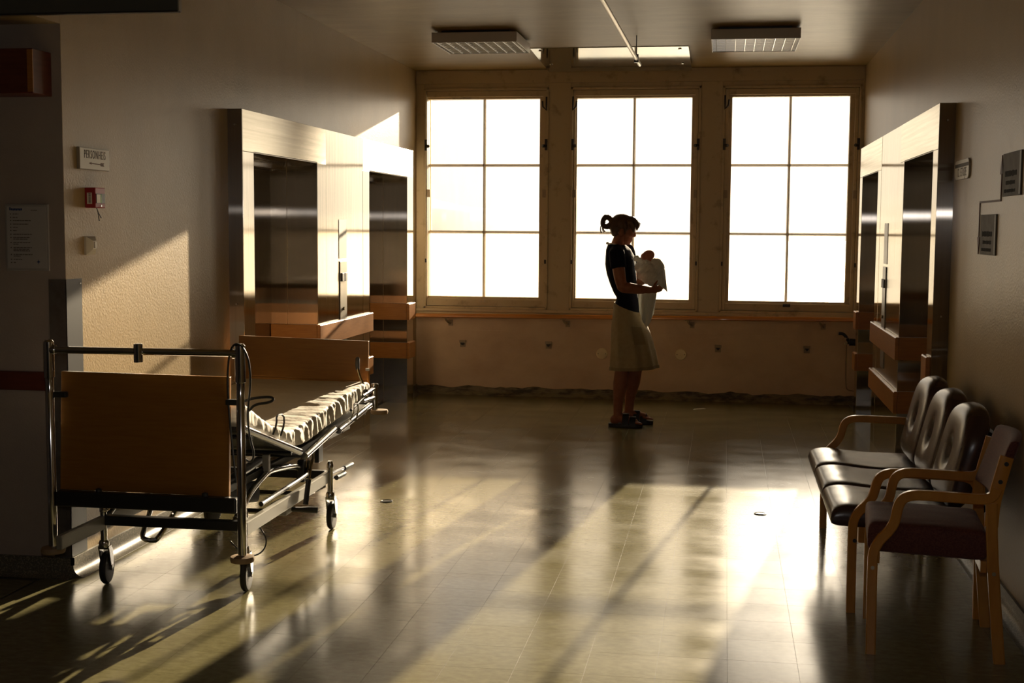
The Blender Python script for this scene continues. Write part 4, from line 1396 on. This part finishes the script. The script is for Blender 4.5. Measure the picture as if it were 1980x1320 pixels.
CW = 0.455
FRONT = [(0.0, 0.0), (-0.003, 0.34), (0.0, 0.385), (0.018, 0.425), (0.050, 0.460), (0.072, 0.495), (0.080, 0.555), (0.096, 0.586), (0.130, 0.600), (0.18, 0.601), (0.33, 0.597), (0.375, 0.597), (0.398, 0.603), (0.412, 0.618), (0.420, 0.64)]
REAR = [(0.445, 0.0), (0.425, 0.20), (0.405, 0.42), (0.398, 0.585)]
POST = [(0.398, 0.50), (0.402, 0.585), (0.418, 0.655), (0.442, 0.755)]
for y in (0.0, CW):
    bm = new_bm(); sweep_rect(bm, smooth_path([(x, y, z) for x, z in FRONT], 2), 0.036, 0.028, (0, 1, 0)); a = cpart('arm_leg', bm, 'chair_wood')
    for (x, z) in ((-0.002, 0.325),):
        bm = new_bm(); disc(bm, (x, y - 0.015, z), 0.007, 'y', 0.005, 12); cpart('bolt', bm, 'brass', a)
    bm = new_bm(); sweep_rect(bm, smooth_path([(x + 0.004, y, z) for x, z in REAR], 1), 0.040, 0.028, (0, 1, 0)); a = cpart('rear_leg', bm, 'chair_wood')
    bm = new_bm(); disc(bm, (0.418, y - 0.015, 0.33), 0.007, 'y', 0.005, 12); cpart('bolt', bm, 'brass', a)
    bm = new_bm(); sweep_rect(bm, smooth_path([(x + 0.006, y + 0.001, z) for x, z in POST], 1), 0.046, 0.024, (0, 1, 0)); a = cpart('back_post', bm, 'chair_wood')
    for (x, z) in ((0.428, 0.665), (0.446, 0.73)):
        bm = new_bm(); disc(bm, (x, y - 0.012, z), 0.008, 'y', 0.005, 12); cpart('bolt', bm, 'dark_metal', a)


def cseat(u, v, side):
    su = math.copysign(1 - (1 - abs(u)) ** 1.9, u)
    sv = math.copysign(1 - (1 - abs(v)) ** 1.9, v)
    y = CW / 2 + su * (CW / 2 - 0.017)
    x = lerp(-0.022, 0.398, (sv + 1) / 2)
    rim = (1 - abs(u) ** 8) ** 0.5 * (1 - abs(v) ** 8) ** 0.5
    zm = lerp(0.430, 0.418, (sv + 1) / 2)
    z = zm + (0.058 * rim + 0.006 * (1 - u * u) * (1 - v * v) + 0.0025 * noise.noise(Vector((x * 12, y * 20, 0))) if side > 0 else -0.055 * rim)
    return CH @ Vector((x, y, z))


cushion('seat', cseat, 26, 26, 'red_fabric', chair)


def cback(u, v, side):
    su = math.copysign(1 - (1 - abs(u)) ** 1.6, u)
    h = (math.copysign(1 - (1 - abs(v)) ** 1.5, v) + 1) / 2
    y = CW / 2 + su * (CW / 2 - 0.014)
    z = 0.585 + 0.235 * h - 0.012 * su * su * h
    x = 0.400 + 0.075 * h + 0.030 * (1 - su * su)
    rim = (1 - abs(u) ** 8) ** 0.5 * (1 - abs(v) ** 8) ** 0.5
    x += -0.022 * rim if side > 0 else 0.020 * rim
    return CH @ Vector((x, y, z))


cushion('backrest', cback, 26, 18, 'red_fabric', chair)
for (x, z) in ((0.012, 0.36), (0.385, 0.35)):
    bm = new_bm(); box(bm, x - 0.011, x + 0.011, 0.014, CW - 0.014, z - 0.025, z + 0.018); cpart('seat_rail', bm, 'chair_wood', smooth=False, bevel=0.002)

# ------------------------------------------------------------------ people
YC = 10.36


def remeshed(name, bm, voxel, material, parent, smooth_it=3, disp=None):
    """fuse overlapping closed shells into one continuous surface"""
    bmesh.ops.recalc_face_normals(bm, faces=bm.faces)
    me = bpy.data.meshes.new('tmp')
    bm.to_mesh(me); bm.free()
    tmp = bpy.data.objects.new('tmp', me)
    COL.objects.link(tmp)
    r = tmp.modifiers.new('r', 'REMESH'); r.mode = 'VOXEL'; r.voxel_size = voxel; r.adaptivity = 0
    if smooth_it:
        sm = tmp.modifiers.new('s', 'SMOOTH'); sm.factor = 0.5; sm.iterations = smooth_it
    dg = bpy.context.evaluated_depsgraph_get()
    out = bpy.data.meshes.new_from_object(tmp.evaluated_get(dg))
    bpy.data.objects.remove(tmp)
    out.name = name
    if disp:
        nr = [v.normal.copy() for v in out.vertices]
        for v, nv in zip(out.vertices, nr):
            v.co = v.co + nv * disp(v.co)
    for p in out.polygons:
        p.use_smooth = True
    out.materials.clear()
    out.materials.append(MAT[material])
    o = bpy.data.objects.new(name, out)
    COL.objects.link(o)
    if parent:
        attach(o, parent)
    return o


def ell(bm, c, r, rot=0.0, seg=20, rings=12, rotz=0.0):
    """ellipsoid, rot tilts it in the x-z plane"""
    M = Matrix.Translation(c) @ Matrix.Rotation(rotz, 4, 'Z') @ Matrix.Rotation(rot, 4, 'Y') @ Matrix.Diagonal((*r, 1))
    bmesh.ops.create_uvsphere(bm, u_segments=seg, v_segments=rings, radius=1.0, matrix=M)


def limb(bm, pts, rad, seg=16):
    """tapering round limb with rounded ends"""
    P = [Vector(p) for p in pts]
    d0 = (P[0] - P[1]).normalized(); d1 = (P[-1] - P[-2]).normalized()
    pp = [P[0] + d0 * rad[0] * 0.8] + P + [P[-1] + d1 * rad[-1] * 0.8]
    rr = [rad[0] * 0.5] + list(rad) + [rad[-1] * 0.5]
    tube(bm, pp, rr, seg)


def torso_ring(xb, xf, hw, z, tilt=0.0, n=36, yaw=0.12, p=2.3):
    cx, hx = 0.5 * (xb + xf), 0.5 * (xf - xb)
    ring = []
    for k in range(n):
        a = 2 * math.pi * k / n
        c, s = math.cos(a), math.sin(a)
        u = math.copysign(abs(c) ** (2 / p), c)
        v = math.copysign(abs(s) ** (2 / p), s)
        x = cx + hx * u + yaw * hw * v * 0.8
        ring.append(Vector((x, YC + hw * v, z + tilt * u)))
    return ring


woman = thing('person', 'woman in navy top and khaki skirt cradling a baby by the middle window', 'person', (-0.76, YC, 0))

# ---- body: one continuous skin
bm = new_bm()
# skull and face, head bowed towards the child
ell(bm, (-0.785, YC, 1.568), (0.090, 0.073, 0.086), 0.35)
ell(bm, (-0.752, YC, 1.530), (0.058, 0.062, 0.075), 0.25)
ell(bm, (-0.756, YC, 1.478), (0.046, 0.050, 0.056), 0.2)
ell(bm, (-0.748, YC, 1.441), (0.022, 0.024, 0.019), 0.1)
ell(bm, (-0.712, YC, 1.556), (0.024, 0.052, 0.022), 0.3)
for s in (-1, 1):
    ell(bm, (-0.733, YC + s * 0.034, 1.505), (0.028, 0.024, 0.028))
    ell(bm, (-0.795, YC + s * 0.073, 1.522), (0.020, 0.010, 0.032), 0.3)
    ell(bm, (-0.715, YC + s * 0.027, 1.533), (0.012, 0.017, 0.009), 0.3)
limb(bm, [(-0.706, YC, 1.540), (-0.698, YC, 1.512), (-0.697, YC, 1.494)], [0.010, 0.012, 0.0135], 12)
for s in (-1, 1):
    ell(bm, (-0.706, YC + s * 0.011, 1.490), (0.011, 0.009, 0.009))
ell(bm, (-0.721, YC, 1.4715), (0.012, 0.022, 0.0065), 0.25)
ell(bm, (-0.726, YC, 1.4585), (0.012, 0.020, 0.0065), 0.25)
limb(bm, [(-0.800, YC, 1.49), (-0.822, YC, 1.44), (-0.838, YC, 1.385), (-0.835, YC, 1.34)], [0.052, 0.052, 0.056, 0.066])
# trunk
loft(bm, [torso_ring(*a) for a in ((-0.885, -0.765, 0.085, 1.412), (-0.898, -0.735, 0.155, 1.375), (-0.900, -0.715, 0.165, 1.32), (-0.900, -0.705, 0.155, 1.25), (-0.878, -0.705, 0.140, 1.17), (-0.850, -0.690, 0.128, 1.08), (-0.815, -0.670, 0.128, 1.00), (-0.812, -0.655, 0.142, 0.92), (-0.818, -0.640, 0.150, 0.82), (-0.810, -0.650, 0.140, 0.76))])
# near arm: shoulder, elbow, wrist
SH, EL, WR = (-0.822, YC - 0.178, 1.362), (-0.772, YC - 0.215, 1.098), (-0.560, YC - 0.145, 1.077)
limb(bm, [SH, (-0.806, YC - 0.198, 1.27), (-0.790, YC - 0.208, 1.17), EL], [0.052, 0.050, 0.046, 0.040])
limb(bm, [EL, (-0.720, YC - 0.205, 1.094), (-0.65, YC - 0.180, 1.084), WR], [0.040, 0.043, 0.037, 0.026])
# palm and five fingers closing on the bundle
PALM = Vector((-0.522, YC - 0.120, 1.082))
limb(bm, [WR, (-0.540, YC - 0.133, 1.079), PALM, (-0.505, YC - 0.108, 1.088)], [0.025, 0.027, 0.029, 0.026])
for k, (b, m, e, r) in enumerate((((-0.498, YC - 0.128, 1.104), (-0.480, YC - 0.122, 1.128), (-0.484, YC - 0.100, 1.143), 0.0092),
                                  ((-0.490, YC - 0.120, 1.092), (-0.466, YC - 0.108, 1.112), (-0.466, YC - 0.082, 1.126), 0.0095),
                                  ((-0.489, YC - 0.108, 1.078), (-0.465, YC - 0.092, 1.094), (-0.466, YC - 0.066, 1.108), 0.0092),
                                  ((-0.496, YC - 0.096, 1.066), (-0.476, YC - 0.078, 1.076), (-0.476, YC - 0.056, 1.090), 0.0082))):
    limb(bm, [PALM + Vector((0.0, 0.004 * k, 0.004 - 0.006 * k)), b, m, e], [r * 1.15, r, r * 0.95, r * 0.8], 10)
limb(bm, [PALM + Vector((-0.012, -0.012, 0.012)), (-0.527, YC - 0.138, 1.118), (-0.515, YC - 0.128, 1.142), (-0.507, YC - 0.118, 1.156)], [0.012, 0.011, 0.0095, 0.008], 10)
# far arm under the bundle
SH2, EL2, WR2 = (-0.765, YC + 0.178, 1.362), (-0.700, YC + 0.215, 1.12), (-0.585, YC + 0.075, 1.165)
limb(bm, [SH2, (-0.735, YC + 0.205, 1.24), EL2], [0.050, 0.046, 0.040])
limb(bm, [EL2, (-0.645, YC + 0.150, 1.14), WR2], [0.040, 0.038, 0.026])
P2 = Vector((-0.560, YC + 0.035, 1.178))
limb(bm, [WR2, P2], [0.025, 0.027])
for k in range(4):
    b = P2 + Vector((0.012 - 0.002 * k, -0.012, 0.022 - 0.014 * k))
    limb(bm, [P2, b, b + Vector((-0.004, -0.035, 0.012)), b + Vector((-0.018, -0.055, 0.02))], [0.010, 0.009, 0.0085, 0.0075], 10)
limb(bm, [P2 + Vector((-0.012, 0, 0.012)), P2 + Vector((-0.022, -0.012, 0.038)), P2 + Vector((-0.022, -0.03, 0.055))], [0.011, 0.010, 0.008], 10)
# legs and feet
limb(bm, [(-0.762, YC - 0.075, 0.80), (-0.766, YC - 0.086, 0.62), (-0.770, YC - 0.090, 0.47), (-0.784, YC - 0.092, 0.335), (-0.799, YC - 0.096, 0.20), (-0.802, YC - 0.098, 0.105), (-0.800, YC - 0.098, 0.07)], [0.070, 0.070, 0.056, 0.058, 0.040, 0.034, 0.036], 20)
limb(bm, [(-0.715, YC + 0.075, 0.80), (-0.695, YC + 0.086, 0.62), (-0.678, YC + 0.092, 0.47), (-0.700, YC + 0.095, 0.335), (-0.722, YC + 0.098, 0.20), (-0.728, YC + 0.10, 0.105), (-0.727, YC + 0.10, 0.07)], [0.070, 0.070, 0.056, 0.058, 0.040, 0.034, 0.036], 20)
for (ax, ay, az) in ((-0.800, YC - 0.098, 0.0), (-0.727, YC + 0.10, 0.012)):
    ell(bm, (ax - 0.022, ay, 0.055 + az), (0.040, 0.034, 0.036))
    limb(bm, [(ax, ay, 0.070 + az), (ax + 0.075, ay - 0.004, 0.056 + az), (ax + 0.135, ay - 0.010, 0.044 + az)], [0.036, 0.034, 0.028])
    for k in range(5):
        yo = -0.034 + 0.016 * k
        ln = (0.062, 0.058, 0.052, 0.045, 0.036)[k]
        limb(bm, [(ax + 0.115, ay - 0.008 + yo * 0.8, 0.040 + az), (ax + 0.135 + ln * 0.5, ay - 0.010 + yo, 0.037 + az), (ax + 0.135 + ln * 0.85, ay - 0.011 + yo, 0.034 + az)], [0.012, 0.009, 0.008 if k else 0.010], 8)
body = remeshed('body', bm, 0.0045, 'skin', woman, 3)
# eyes, lowered
for s in (-1, 1):
    bm = new_bm(); ell(bm, (-0.7105, YC + s * 0.028, 1.527), (0.009, 0.011, 0.007), 0.3, 12, 8)
    build('eye', bm, 'eye_white', woman, smooth=True)

# ---- hair
bm = new_bm()
ell(bm, (-0.792, YC, 1.578), (0.096, 0.083, 0.086), 0.30)
ell(bm, (-0.835, YC, 1.555), (0.055, 0.075, 0.075), 0.1)
ell(bm, (-0.715, YC, 1.600), (0.052, 0.066, 0.042), 0.75)
for s in (-1, 1):
    limb(bm, [(-0.730, YC + s * 0.060, 1.600), (-0.705, YC + s * 0.066, 1.560), (-0.700, YC + s * 0.064, 1.523)], [0.026, 0.020, 0.008], 10)
    limb(bm, [(-0.770, YC + s * 0.072, 1.59), (-0.762, YC + s * 0.076, 1.545), (-0.768, YC + s * 0.075, 1.505)], [0.022, 0.014, 0.005], 10)
limb(bm, [(-0.695, YC - 0.03, 1.610), (-0.672, YC - 0.035, 1.575), (-0.678, YC - 0.04, 1.535)], [0.022, 0.018, 0.006], 10)
limb(bm, [(-0.695, YC + 0.02, 1.612), (-0.668, YC + 0.015, 1.585), (-0.672, YC + 0.01, 1.552)], [0.022, 0.016, 0.006], 10)
loop = smooth_path([(-0.868, YC - 0.01, 1.595), (-0.892, YC - 0.012, 1.632), (-0.925, YC - 0.018, 1.642), (-0.945, YC - 0.02, 1.612), (-0.945, YC - 0.02, 1.578), (-0.925, YC - 0.02, 1.560), (-0.900, YC - 0.015, 1.566), (-0.872, YC - 0.01, 1.590)], 2)
limb(bm, loop, [0.024 - 0.004 * math.sin(math.pi * i / (len(loop) - 1)) for i in range(len(loop))], 10)
hair = remeshed('hair', bm, 0.005, 'hair', woman, 2, lambda c: 0.0035 * noise.noise(Vector((c.x * 60, c.y * 60, c.z * 25))))
for k in range(9):
    q = random.Random(k)
    dx, dy = q.uniform(-0.012, 0.012), q.uniform(-0.02, 0.02)
    bm = new_bm(); tube(bm, smooth_path([(-0.935 + dx, YC - 0.02 + dy, 1.60), (-0.952 + dx, YC - 0.02 + dy, 1.57), (-0.955 + dx * 1.3, YC - 0.02 + dy, 1.54), (-0.945 + dx * 1.8, YC - 0.02 + dy, 1.518 + dx * 0.5)], 2), [0.004] * 6 + [0.003] * 5 + [0.0012] * 20 if False else 0.0028, 6)
    build('hair_strand', bm, 'hair', hair, smooth=True)

# ---- shirt
bm = new_bm()
SR = [(-0.902, -0.765, 0.090, 1.424, -0.004), (-0.912, -0.728, 0.165, 1.385, 0.0), (-0.916, -0.700, 0.180, 1.33, 0), (-0.919, -0.688, 0.172, 1.27, 0), (-0.905, -0.684, 0.160, 1.20, 0), (-0.880, -0.680, 0.148, 1.12, 0), (-0.850, -0.665, 0.142, 1.05, 0), (-0.826, -0.652, 0.146, 1.00, -0.012), (-0.836, -0.645, 0.160, 0.945, -0.03), (-0.838, -0.640, 0.166, 0.922, -0.037)]
loft(bm, [torso_ring(a, b, h, z, t) for a, b, h, z, t in SR])
for (sh, a, b) in ((SH, (-0.806, YC - 0.198, 1.27), (-0.802, YC - 0.202, 1.245)), (SH2, (-0.738, YC + 0.203, 1.25), (-0.735, YC + 0.205, 1.235))):
    tube(bm, [Vector(sh) + Vector((0.0, 0.045 if sh is SH else -0.045, 0.03)), sh, a, b], [0.050, 0.062, 0.062, 0.061], 18)
remeshed('shirt', bm, 0.006, 'navy_cotton', woman, 4, lambda c: 0.004 * noise.noise(Vector((c.x * 14, c.y * 14, c.z * 9))))

# ---- skirt, open below
KR = [(-0.842, -0.640, 0.164, 0.935, -0.040), (-0.852, -0.618, 0.176, 0.87, -0.03), (-0.862, -0.580, 0.188, 0.78, -0.012), (-0.860, -0.548, 0.200, 0.68, 0), (-0.858, -0.525, 0.210, 0.58, 0.004), (-0.857, -0.512, 0.216, 0.50, 0.008), (-0.857, -0.504, 0.220, 0.452, 0.010)]
NS = 96


def skirt_ring(i, f, off=0.0):
    a, b = KR[i], KR[i + 1] if i + 1 < len(KR) else KR[i]
    q = [lerp(a[k], b[k], f) for k in range(5)]
    ring = torso_ring(q[0] - off, q[1] + off, q[2] + off, q[3], q[4], NS, p=2.15)
    amp = 0.016 * max(0.0, min(1.0, (0.88 - q[3]) / 0.4))
    cx = 0.5 * (q[0] + q[1])
    res = []
    for k, p in enumerate(ring):
        d = Vector((p.x - cx, p.y - YC, 0)).normalized()
        w = math.sin(k / NS * 2 * math.pi * 9 + 1.3) * 0.5 + noise.noise(Vector((k * 0.23, q[3] * 3, 2)))
        res.append(p + d * amp * w)
    return res


outer, inner = [], []
for i in range(len(KR) - 1):
    for j in range(4):
        outer.append(skirt_ring(i, j / 4)); inner.append(skirt_ring(i, j / 4, -0.004))
outer.append(skirt_ring(len(KR) - 1, 0)); inner.append(skirt_ring(len(KR) - 1, 0, -0.004))
bm = new_bm()
V = [[bm.verts.new(p) for p in r] for r in outer + inner[::-1]]
V.append(V[0])
for a, b in zip(V, V[1:]):
    for k in range(NS):
        bm.faces.new((a[k], a[(k + 1) % NS], b[(k + 1) % NS], b[k]))
skirt = build('skirt', bm, 'khaki_cotton', woman, smooth=True, sharp=60)


def skirt_patch(name, i0, i1, k0, k1, m, off=0.005, th=0.004):
    R = []
    for r in outer[i0:i1 + 1]:
        cx = sum(p.x for p in r) / NS
        row = []
        for k in range(k0, k1 + 1):
            p = r[k % NS]
            d = Vector((p.x - cx, p.y - YC, 0)).normalized()
            row.append((p + d * (off - th), p + d * off))
        R.append(row)
    bm = new_bm()
    A = [[bm.verts.new(c[0]) for c in row] for row in R]
    B = [[bm.verts.new(c[1]) for c in row] for row in R]
    nr, nk = len(R), len(R[0])
    for i in range(nr - 1):
        for k in range(nk - 1):
            bm.faces.new((A[i][k], A[i][k + 1], A[i + 1][k + 1], A[i + 1][k]))
            bm.faces.new((B[i][k], B[i + 1][k], B[i + 1][k + 1], B[i][k + 1]))
    for i in range(nr - 1):
        for k in (0, nk - 1):
            bm.faces.new((A[i][k], A[i + 1][k], B[i + 1][k], B[i][k]))
    for k in range(nk - 1):
        for i in (0, nr - 1):
            bm.faces.new((A[i][k], B[i][k], B[i][k + 1], A[i][k + 1]))
    return build(name, bm, m, skirt, smooth=True, sharp=50)


skirt_patch('hem_band', 22, 24, 0, NS, 'khaki_dark', 0.004)
skirt_patch('pocket', 7, 13, 76, 85, 'khaki_dark', 0.008)
skirt_patch('waistband', 0, 2, 0, NS, 'khaki_cotton', 0.004)

# ---- sandals
for (ax, ay, az, sc) in ((-0.800, YC - 0.098, 0.0, 1.0), (-0.727, YC + 0.10, 0.0, 1.0)):
    s = thing_s = new_bm()
    outl = [(-0.075, -0.022), (-0.060, -0.036), (0.0, -0.036), (0.09, -0.044), (0.155, -0.042), (0.190, -0.022), (0.196, 0.0), (0.185, 0.028), (0.13, 0.040), (0.05, 0.034), (-0.05, 0.034), (-0.075, 0.020)]
    outl = [(p.x, p.y) for p in smooth_path([(u, v, 0) for u, v in outl], 1, True)]
    prism(s, outl, lambda u, v, d: (ax + u, ay + v - 0.006 * (u > 0.05), d), 0.0005, 0.028)
    sd = build('sandal', s, 'shoe_leather', woman, smooth=True, sharp=40, bevel=0.003)
    bm = new_bm()
    for (u0, zt) in ((0.06, 0.108), (0.115, 0.085)):
        rr = []
        for w in (-0.028, 0.028):
            for side in ((0, 1) if w < 0 else (1, 0)):
                pass
        path = [Vector((ax + u0, ay - 0.046 - 0.004, 0.016)), Vector((ax + u0, ay - 0.044, 0.05)), Vector((ax + u0 + 0.004, ay - 0.026, zt - 0.010)), Vector((ax + u0 + 0.004, ay - 0.004, zt)), Vector((ax + u0, ay + 0.022, zt - 0.012)), Vector((ax + u0, ay + 0.036, 0.05)), Vector((ax + u0, ay + 0.040, 0.016))]
        bm2 = new_bm(); sweep_rect(bm2, smooth_path(path, 2), 0.006, 0.050, (1, 0, 0))
        build('strap', bm2, 'shoe_leather', sd, smooth=True, sharp=40)
    bm.free()

# ---- white neck cord
for pts in ([(-0.905, YC - 0.012, 1.428), (-0.897, YC - 0.050, 1.432), (-0.862, YC - 0.086, 1.432), (-0.822, YC - 0.092, 1.424), (-0.790, YC - 0.082, 1.402), (-0.758, YC - 0.078, 1.366), (-0.727, YC - 0.075, 1.335), (-0.704, YC - 0.072, 1.312)],
            [(-0.780, YC - 0.086, 1.395), (-0.757, YC - 0.096, 1.350), (-0.737, YC - 0.100, 1.304)]):
    bm = new_bm(); tube(bm, smooth_path(pts, 2), 0.0045, 8); build('neck_cord', bm, 'cord_white', woman, smooth=True)
bm = new_bm(); ell(bm, (-0.907, YC - 0.012, 1.434), (0.012, 0.010, 0.010)); build('cord_knot', bm, 'cord_white', woman, smooth=True)

# ---- baby in a white cotton blanket
YB = YC - 0.075
baby = thing('person', 'newborn baby bundled in a white blanket, held at the woman\'s chest', 'person', (-0.57, YB, 1.12))
bm = new_bm()
ell(bm, (-0.583, YB, 1.343), (0.050, 0.042, 0.041), -0.35)
ell(bm, (-0.612, YB - 0.004, 1.334), (0.030, 0.034, 0.030), 0.2)
ell(bm, (-0.628, YB - 0.012, 1.350), (0.006, 0.006, 0.006))
ell(bm, (-0.612, YB - 0.010, 1.322), (0.020, 0.022, 0.016))
ell(bm, (-0.577, YB - 0.042, 1.332), (0.012, 0.006, 0.015))
limb(bm, [(-0.585, YB, 1.31), (-0.575, YB, 1.28), (-0.565, YB, 1.24), (-0.57, YB, 1.17)], [0.026, 0.030, 0.055, 0.050])
for sgn in (-1, 1):
    limb(bm, [(-0.575, YB + sgn * 0.04, 1.27), (-0.60, YB + sgn * 0.05, 1.24), (-0.615, YB + sgn * 0.03, 1.27)], [0.018, 0.016, 0.013])
    limb(bm, [(-0.57, YB + sgn * 0.025, 1.17), (-0.53, YB + sgn * 0.035, 1.16), (-0.55, YB + sgn * 0.03, 1.13)], [0.026, 0.022, 0.016])
remeshed('body', bm, 0.0045, 'baby_skin', baby, 2)
bm = new_bm()
ell(bm, (-0.572, YB, 1.212), (0.104, 0.092, 0.088), 0.15)
ell(bm, (-0.512, YB, 1.262), (0.050, 0.075, 0.055), -0.2)
ell(bm, (-0.535, YB - 0.005, 1.292), (0.030, 0.060, 0.026), 0.2)
ell(bm, (-0.645, YB - 0.01, 1.252), (0.042, 0.070, 0.040), 0.35)
ell(bm, (-0.650, YB + 0.0, 1.312), (0.034, 0.055, 0.022), 0.5)
ell(bm, (-0.672, YB - 0.005, 1.322), (0.024, 0.040, 0.022), -0.3)
ell(bm, (-0.560, YB, 1.150), (0.075, 0.075, 0.048), 0.1)
ell(bm, (-0.600, YB - 0.02, 1.295), (0.040, 0.050, 0.016), 0.2)


def cloth_noise(c):
    return 0.014 * noise.noise(Vector((c.x * 16 + c.z * 9, c.y * 12, c.z * 20))) + 0.010 * abs(noise.noise(Vector((c.x * 38 - c.z * 26, c.y * 30, c.z * 22)))) - 0.002


blanket = remeshed('blanket', bm, 0.0055, 'blanket_cotton', baby, 3, cloth_noise)


def drape(name, top, bot, ny, nz, depth_fn, m='blanket_cotton'):
    """hanging cloth between two edge curves given as functions of s in 0..1; t runs downwards"""
    bm = new_bm()
    A, B = [], []
    th = 0.0035
    for j in range(nz + 1):
        t_ = j / nz
        ra, rb = [], []
        for i in range(ny + 1):
            s_ = i / ny
            p = Vector(top(s_)).lerp(Vector(bot(s_)), t_)
            p.y += depth_fn(s_, t_)
            ra.append(bm.verts.new(p)); rb.append(bm.verts.new(p + Vector((0, th, 0))))
        A.append(ra); B.append(rb)
    for j in range(nz):
        for i in range(ny):
            bm.faces.new((A[j][i], A[j][i + 1], A[j + 1][i + 1], A[j + 1][i]))
            bm.faces.new((B[j][i], B[j + 1][i], B[j + 1][i + 1], B[j][i + 1]))
    for j in range(nz):
        for i in (0, ny):
            bm.faces.new((A[j][i], A[j + 1][i], B[j + 1][i], B[j][i]))
    for i in range(ny):
        for j in (0, nz):
            bm.faces.new((A[j][i], B[j][i], B[j][i + 1], A[j][i + 1]))
    return build(name, bm, m, baby, smooth=True, sharp=80)


def ptl(pts):
    P = [Vector(p) for p in pts]

    def f(s):
        q = s * (len(P) - 1)
        i = min(int(q), len(P) - 2)
        return P[i].lerp(P[i + 1], q - i)
    return f


drape('blanket_tail', ptl([(-0.655, YC - 0.150, 1.075), (-0.60, YC - 0.165, 1.075), (-0.55, YC - 0.155, 1.07), (-0.512, YC - 0.12, 1.045)]),
      ptl([(-0.640, YC - 0.190, 0.915), (-0.610, YC - 0.200, 0.835), (-0.583, YC - 0.200, 0.785), (-0.552, YC - 0.17, 0.835)]),
      36, 40, lambda s, t: -0.02 * math.sin(math.pi * min(1, t * 1.2)) + 0.016 * math.sin(s * 13 + 1.5 * t) * (0.3 + t) * (1 - 0.3 * t))
drape('blanket_tail', ptl([(-0.60, YC - 0.02, 1.08), (-0.55, YC - 0.03, 1.07), (-0.515, YC - 0.04, 1.05)]),
      ptl([(-0.600, YC - 0.10, 0.83), (-0.57, YC - 0.11, 0.80), (-0.530, YC - 0.12, 0.90)]),
      24, 30, lambda s, t: 0.012 * math.sin(s * 11 + t) * t)
drape('blanket_corner', ptl([(-0.490, YC - 0.145, 1.205), (-0.468, YC - 0.12, 1.235), (-0.455, YC - 0.07, 1.240)]),
      ptl([(-0.492, YC - 0.150, 1.118), (-0.455, YC - 0.135, 1.088), (-0.430, YC - 0.105, 1.062)]),
      20, 24, lambda s, t: 0.010 * math.sin(s * 9 + 2 * t) * t)
